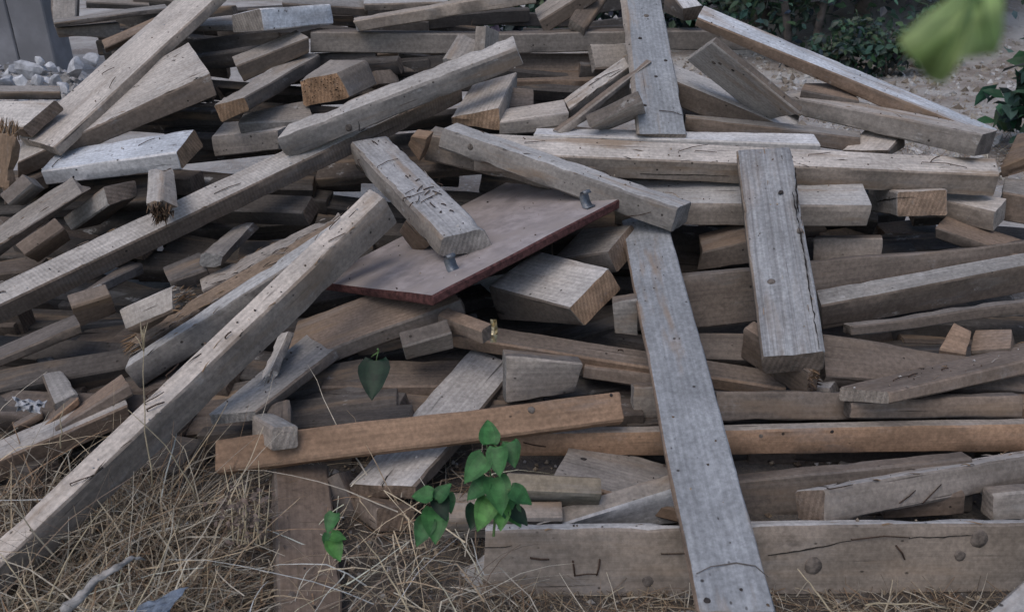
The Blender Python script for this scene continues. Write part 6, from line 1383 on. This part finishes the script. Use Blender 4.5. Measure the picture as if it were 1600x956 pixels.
def seedling(name, base, top, leaves, depth, label):
    jr = random.Random(int(base[0]))
    b = on_ground(base[0], base[1]) if depth is None else at(base[0], base[1], depth)
    d = (b - Vector((0, 0, CAM_H))).dot(FW)
    t = at(top[0], top[1], d + 0.03)
    root = bpy.data.objects.new(name, None)
    COL.objects.link(root)
    root.location = b
    tag(root, label, "plant")
    v, f = [], []
    pts = [(t - b) * s + Vector((0.006 * math.sin(s * 5), 0, 0)) for s in (0, 0.25, 0.5, 0.75, 1.0)]
    tube(v, f, pts, [0.0026, 0.0024, 0.002, 0.0016, 0.001], 6)
    link("stem", mesh("stem", v, f, True), root, M['stem'])
    for (x, y, h, ang, tone) in leaves:
        col = {0: (0.035, 0.115, 0.036), 1: (0.047, 0.15, 0.043), 2: (0.08, 0.21, 0.05), 3: (0.009, 0.026, 0.012)}[tone]  # darkest green has the deep shade of the hollow put into it
        Ln = h * d / 1250
        dz = jr.uniform(-0.02, 0.02)
        c = at(x, y, d + dz - 0.01)
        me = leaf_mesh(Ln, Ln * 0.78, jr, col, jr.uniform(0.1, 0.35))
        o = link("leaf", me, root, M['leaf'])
        # leaf plane faces the viewer and the sky, tip pointing along ang in the picture plane
        nrm = (Vector((0, 0, CAM_H)) - c).normalized() * 0.8 + Vector((jr.uniform(-.35, .35), 0, 0.55))
        nrm.normalize()
        a = math.radians(ang)
        tip = Vector((math.sin(a), 0, 0)) + UP * math.cos(a)
        tip = (tip - nrm * tip.dot(nrm)).normalized()
        xax = tip.cross(nrm)
        m = Matrix((xax, tip, nrm)).transposed().to_4x4()
        m.translation = c - b - tip * Ln * 0.45
        o.matrix_local = m
        # petiole
        q = m.translation
        s = min(pts, key=lambda p: (p - q).length)
        v, f = [], []
        tube(v, f, [s, s.lerp(q, 0.5) + Vector((0, 0, 0.002)), q], [0.0012, 0.001, 0.0008], 5)
        pe = link("petiole", mesh("petiole", v, f, True), o, M['stem'])
        pe.matrix_parent_inverse = m.inverted()


def build_plants():
    seedling("seedling", (771, 838), (765, 690), [
        (764, 675, 44, 0, 1), (743, 730, 50, 215, 1), (778, 718, 46, 170, 1), (800, 708, 42, 165, 0), (746, 764, 42, 225, 0),
        (779, 770, 56, 172, 1), (814, 774, 40, 120, 0), (757, 800, 50, 200, 2), (740, 806, 40, 195, 3), (800, 800, 46, 150, 0), (783, 806, 40, 185, 2), (812, 806, 34, 140, 3)],
        1.50, "tallest green seedling in front of the level orange beam")
    seedling("seedling", (678, 846), (676, 762), [
        (660, 773, 36, 275, 1), (692, 768, 34, 30, 0), (690, 790, 40, 160, 3), (680, 818, 56, 180, 1), (661, 828, 44, 200, 0), (702, 784, 30, 170, 0)],
        1.50, "medium green seedling below the cracked plank")
    seedling("seedling", (522, 872), (518, 802), [
        (517, 815, 32, 190, 1), (528, 838, 24, 100, 2), (524, 858, 36, 160, 2), (514, 845, 28, 180, 0)],
        1.44, "smallest green seedling beside the dark notched plank")
    seedling("vine_shoot", (590, 545), (584, 558), [(584, 590, 64, 180, 3)], 1.98, "single dark heart shaped leaf hanging in the hollow of the pile")


def build_near_leaf():
    d = 0.21
    out = [(1515, -30), (1478, 2), (1440, 28), (1404, 62), (1412, 78), (1432, 98), (1448, 122), (1472, 132), (1488, 118), (1502, 92), (1528, 88), (1556, 84), (1566, 48), (1568, 6), (1552, -30)]
    cpx = (1510, 35)
    c0 = at(cpx[0], cpx[1], d)
    root = bpy.data.objects.new("hanging_leaf", None)
    COL.objects.link(root)
    root.location = c0
    tag(root, "large blurred bright green leaf hanging close to the viewer at top right", "leaf")
    v = [Vector((0, 0, 0))]
    n = len(out)
    for ring, k in ((0, 0.5), (1, 1.0)):
        for i, (x, y) in enumerate(out):
            p = at(cpx[0] + (x - cpx[0]) * k, cpx[1] + (y - cpx[1]) * k, d + 0.006 * k * math.sin(i * 1.3) + 0.004 * k) - c0
            v.append(p)
    f, c = [], []
    for i in range(n):
        j = (i + 1) % n
        f += [(0, 1 + j, 1 + i), (1 + i, 1 + j, 1 + n + j, 1 + n + i)]
        g = 0.85 + 0.3 * noise.noise(Vector((i * 0.9, 0, 0)))
        c += [(0.62 * g, 0.76 * g, 0.36 * g, 1)] * 2
    # give the blade real thickness
    o = link("blade", mesh("blade", v, f, True, c), root, M['near_leaf'])
    md = o.modifiers.new("thickness", 'SOLIDIFY')
    md.thickness = 0.0004
    vv, ff = [], []
    for tgt in ((1470, 110), (1430, 70), (1545, 70), (1500, 85)):
        q = at(tgt[0], tgt[1], d - 0.0012) - c0
        s = at(1530, -20, d - 0.0012) - c0
        tube(vv, ff, [s, s.lerp(q, 0.5), q], [0.0007, 0.0005, 0.0002], 5)
    link("vein", mesh("vein", vv, ff, True), root, M['stem'])
    vv, ff = [], []
    s = at(1532, -25, d) - c0
    tube(vv, ff, [s, s + Vector((0.004, 0.0, 0.03)), s + Vector((0.012, 0.01, 0.07))], [0.0009, 0.0009, 0.0012], 6)
    link("stalk", mesh("stalk", vv, ff, True), root, M['stem'])


def build_small_things():
    # steel clips standing on the shuttering panel
    for (x, y, dz) in ((918, 311, 0), (709, 412, 0)):
        pn = OBJ['PN']
        R = pn.matrix_world
        inv = R.inverted()
        r = (at(x, y + 12, 1.0) - Vector((0, 0, CAM_H)))
        nrm = (R.to_3x3() @ Vector((0, 0, 1)))
        p0 = R.translation
        t = (p0 - Vector((0, 0, CAM_H))).dot(nrm) / r.dot(nrm)
        p = Vector((0, 0, CAM_H)) + r * t
        v, f = [], []
        # bent strip: foot, upright, curled top
        prof = [(0.024, 0.0015), (0.0, 0.0015), (-0.008, 0.015), (-0.010, 0.038), (-0.002, 0.055), (0.013, 0.058), (0.020, 0.048)]
        hw = 0.018
        for k, (a, h) in enumerate(prof):
            for s in (-1, 1):
                for e in (0.0, 0.0022):
                    v.append((a + e, s * hw * (1 - 0.25 * (k > 3)), h + e * 0.6))
        for k in range(len(prof) - 1):
            b, d = k * 4, k * 4 + 4
            f += [(b, b + 2, d + 2, d), (b + 1, d + 1, d + 3, b + 3), (b, d, d + 1, b + 1), (b + 2, b + 3, d + 3, d + 2)]
        f += [(0, 1, 3, 2), (len(v) - 4, len(v) - 2, len(v) - 1, len(v) - 3)]
        o = link("steel_clip", mesh("steel_clip", v, f, True), pn, M['steel'])
        zz = nrm if nrm.z > 0 else -nrm
        xx = Vector((0.55, -1, 0))
        xx = (xx - zz * xx.dot(zz)).normalized()
        m = Matrix((xx, zz.cross(xx), zz)).transposed().to_4x4()
        m.translation = p
        o.matrix_parent_inverse = inv
        o.matrix_world = m
    # gold foil scrap on the log end
    lg = OBJ['F1']
    jr = random.Random(9)
    v, f = [], []
    for j in range(7):
        for i in range(4):
            q = at(776 + i * 3.4 - abs(j - 3) * 1.0, 499 + j * 6.0, 1.0)
            d = 2.2
            v.append(at(766 + i * 3.2 + (3 - abs(j - 3)) * 0.8, 499 + j * 6.0, 2.07 + jr.uniform(-0.006, 0.006)))
    for j in range(6):
        for i in range(3):
            f.append((j * 4 + i, j * 4 + i + 1, j * 4 + 5 + i, j * 4 + 4 + i))
    o = link("foil_scrap", mesh("foil_scrap", v, f), None, M['foil'])
    o.modifiers.new("thickness", 'SOLIDIFY').thickness = 0.0008
    tag(o, "crumpled scrap of gold foil stuck on the round log end", "foil")
    # crumpled white plastic deep at left
    def crumple(name, px, nx, ny, depth, amp, mat, label, cat, seed):
        jr = random.Random(seed)
        v, f = [], []
        (x0, y0), (x1, y1), (x2, y2), (x3, y3) = px
        for j in range(ny + 1):
            for i in range(nx + 1):
                s, t = i / nx, j / ny
                x = (x0 * (1 - s) + x1 * s) * (1 - t) + (x3 * (1 - s) + x2 * s) * t
                y = (y0 * (1 - s) + y1 * s) * (1 - t) + (y3 * (1 - s) + y2 * s) * t
                edge = 3.0 if i in (0, nx) or j in (0, ny) else 0.6
                v.append(at(x + jr.uniform(-1, 1) * edge, y + jr.uniform(-1, 1) * edge, depth(s, t) + jr.uniform(-amp, amp)))
        for j in range(ny):
            for i in range(nx):
                f.append((j * (nx + 1) + i, j * (nx + 1) + i + 1, (j + 1) * (nx + 1) + i + 1, (j + 1) * (nx + 1) + i))
        o = link(name, mesh(name, v, f, False), None, mat)
        o.modifiers.new("thickness", 'SOLIDIFY').thickness = 0.0012
        tag(o, label, cat)
    crumple("plastic_scrap", ((20, 622), (72, 628), (62, 644), (28, 640)), 8, 5, lambda s, t: 2.0 - 0.02 * t, 0.012, M['rubble'], "crumpled white plastic scrap in the dark hollow at left", "plastic scrap", 4)
    crumple("cloth_rag", ((170, 968), (292, 915), (262, 958), (230, 985)), 10, 7, lambda s, t: 1.49 - 0.05 * t + 0.0 * s, 0.008, M['cloth'], "blue grey rag half buried in the dry grass", "rag", 5)
    # weathered stick in the grass
    v, f = [], []
    P0 = [at(98, 955, 1.44), at(128, 930, 1.46), at(150, 905, 1.48), at(182, 886, 1.50), at(206, 872, 1.53), at(226, 872, 1.55)]
    P = [P0[i // 4].lerp(P0[i // 4 + 1], (i % 4) / 4) for i in range(20)] + [P0[-1]]
    tube(v, f, P, [0.0105 - 0.0085 * i / 20 for i in range(21)], 10)
    v = [q + Vector((noise.noise(q * 160), noise.noise(q * 160 + Vector((7, 0, 0))), noise.noise(q * 160 + Vector((0, 9, 0))))) * 0.006 for q in v]
    o = link("weathered_stick", mesh("weathered_stick", v, f, True), None, M['stick'])
    tag(o, "weathered crooked stick lying in the dry grass at lower left", "stick")
    # dry dark weed bush behind the grass
    jr = random.Random(23)
    v, f, c = [], [], []
    for k in range(200):
        t = jr.random()
        p = at(380 + jr.gauss(0, 26) + 20 * t, 785 + 70 * (t - 0.2) + jr.gauss(0, 10), 1.72 + jr.gauss(0, 0.03))
        leaf_blade(v, f, c, p, jr.uniform(0.006, 0.018), jr, jr.choice(((0.16, 0.12, 0.10), (0.22, 0.17, 0.14), (0.11, 0.085, 0.07))))
    root = bpy.data.objects.new("dry_weed", None)
    COL.objects.link(root)
    tag(link("dead_leaves", mesh("dead_leaves", v, f, False, c), root, M['straw']), kind="stuff")
    tag(root, "withered brown weed behind the dry grass under the orange brown plank", "weed")
    for k in range(9):
        v, f = [], []
        a, b = at(365 + k * 6, 850, 1.70), at(350 + k * 9, 715 + jr.uniform(0, 50), 1.74 + jr.uniform(-.03, .03))
        tube(v, f, [a, a.lerp(b, 0.5) + Vector((jr.uniform(-.02, .02), 0, 0)), b], [0.002, 0.0015, 0.0006], 5)
        link("stem", mesh("stem", v, f, True), root, M['stalk'])


M['stalk'] = flat_material("dry_stalk", (0.40, 0.33, 0.22), 0.8, 0, 0.25, 60.0, 0)
M['stick'] = flat_material("weathered_stick", (0.30, 0.28, 0.26), 0.9, 0, 0.35, 40.0, 0.5)
M['near_leaf'] = flat_material("near_leaf", (0.2, 0.4, 0.1), 0.6, 0, 0.12, 30.0, 0.0, 0.25, 0.62, attr="leaf_tint")

build_ground()
build_wall()
build_trees()
build_boards()
build_heart()
build_marks()
build_splinters()
build_rubble()
build_gravel()
build_straw()
build_plants()
build_small_things()
build_near_leaf()
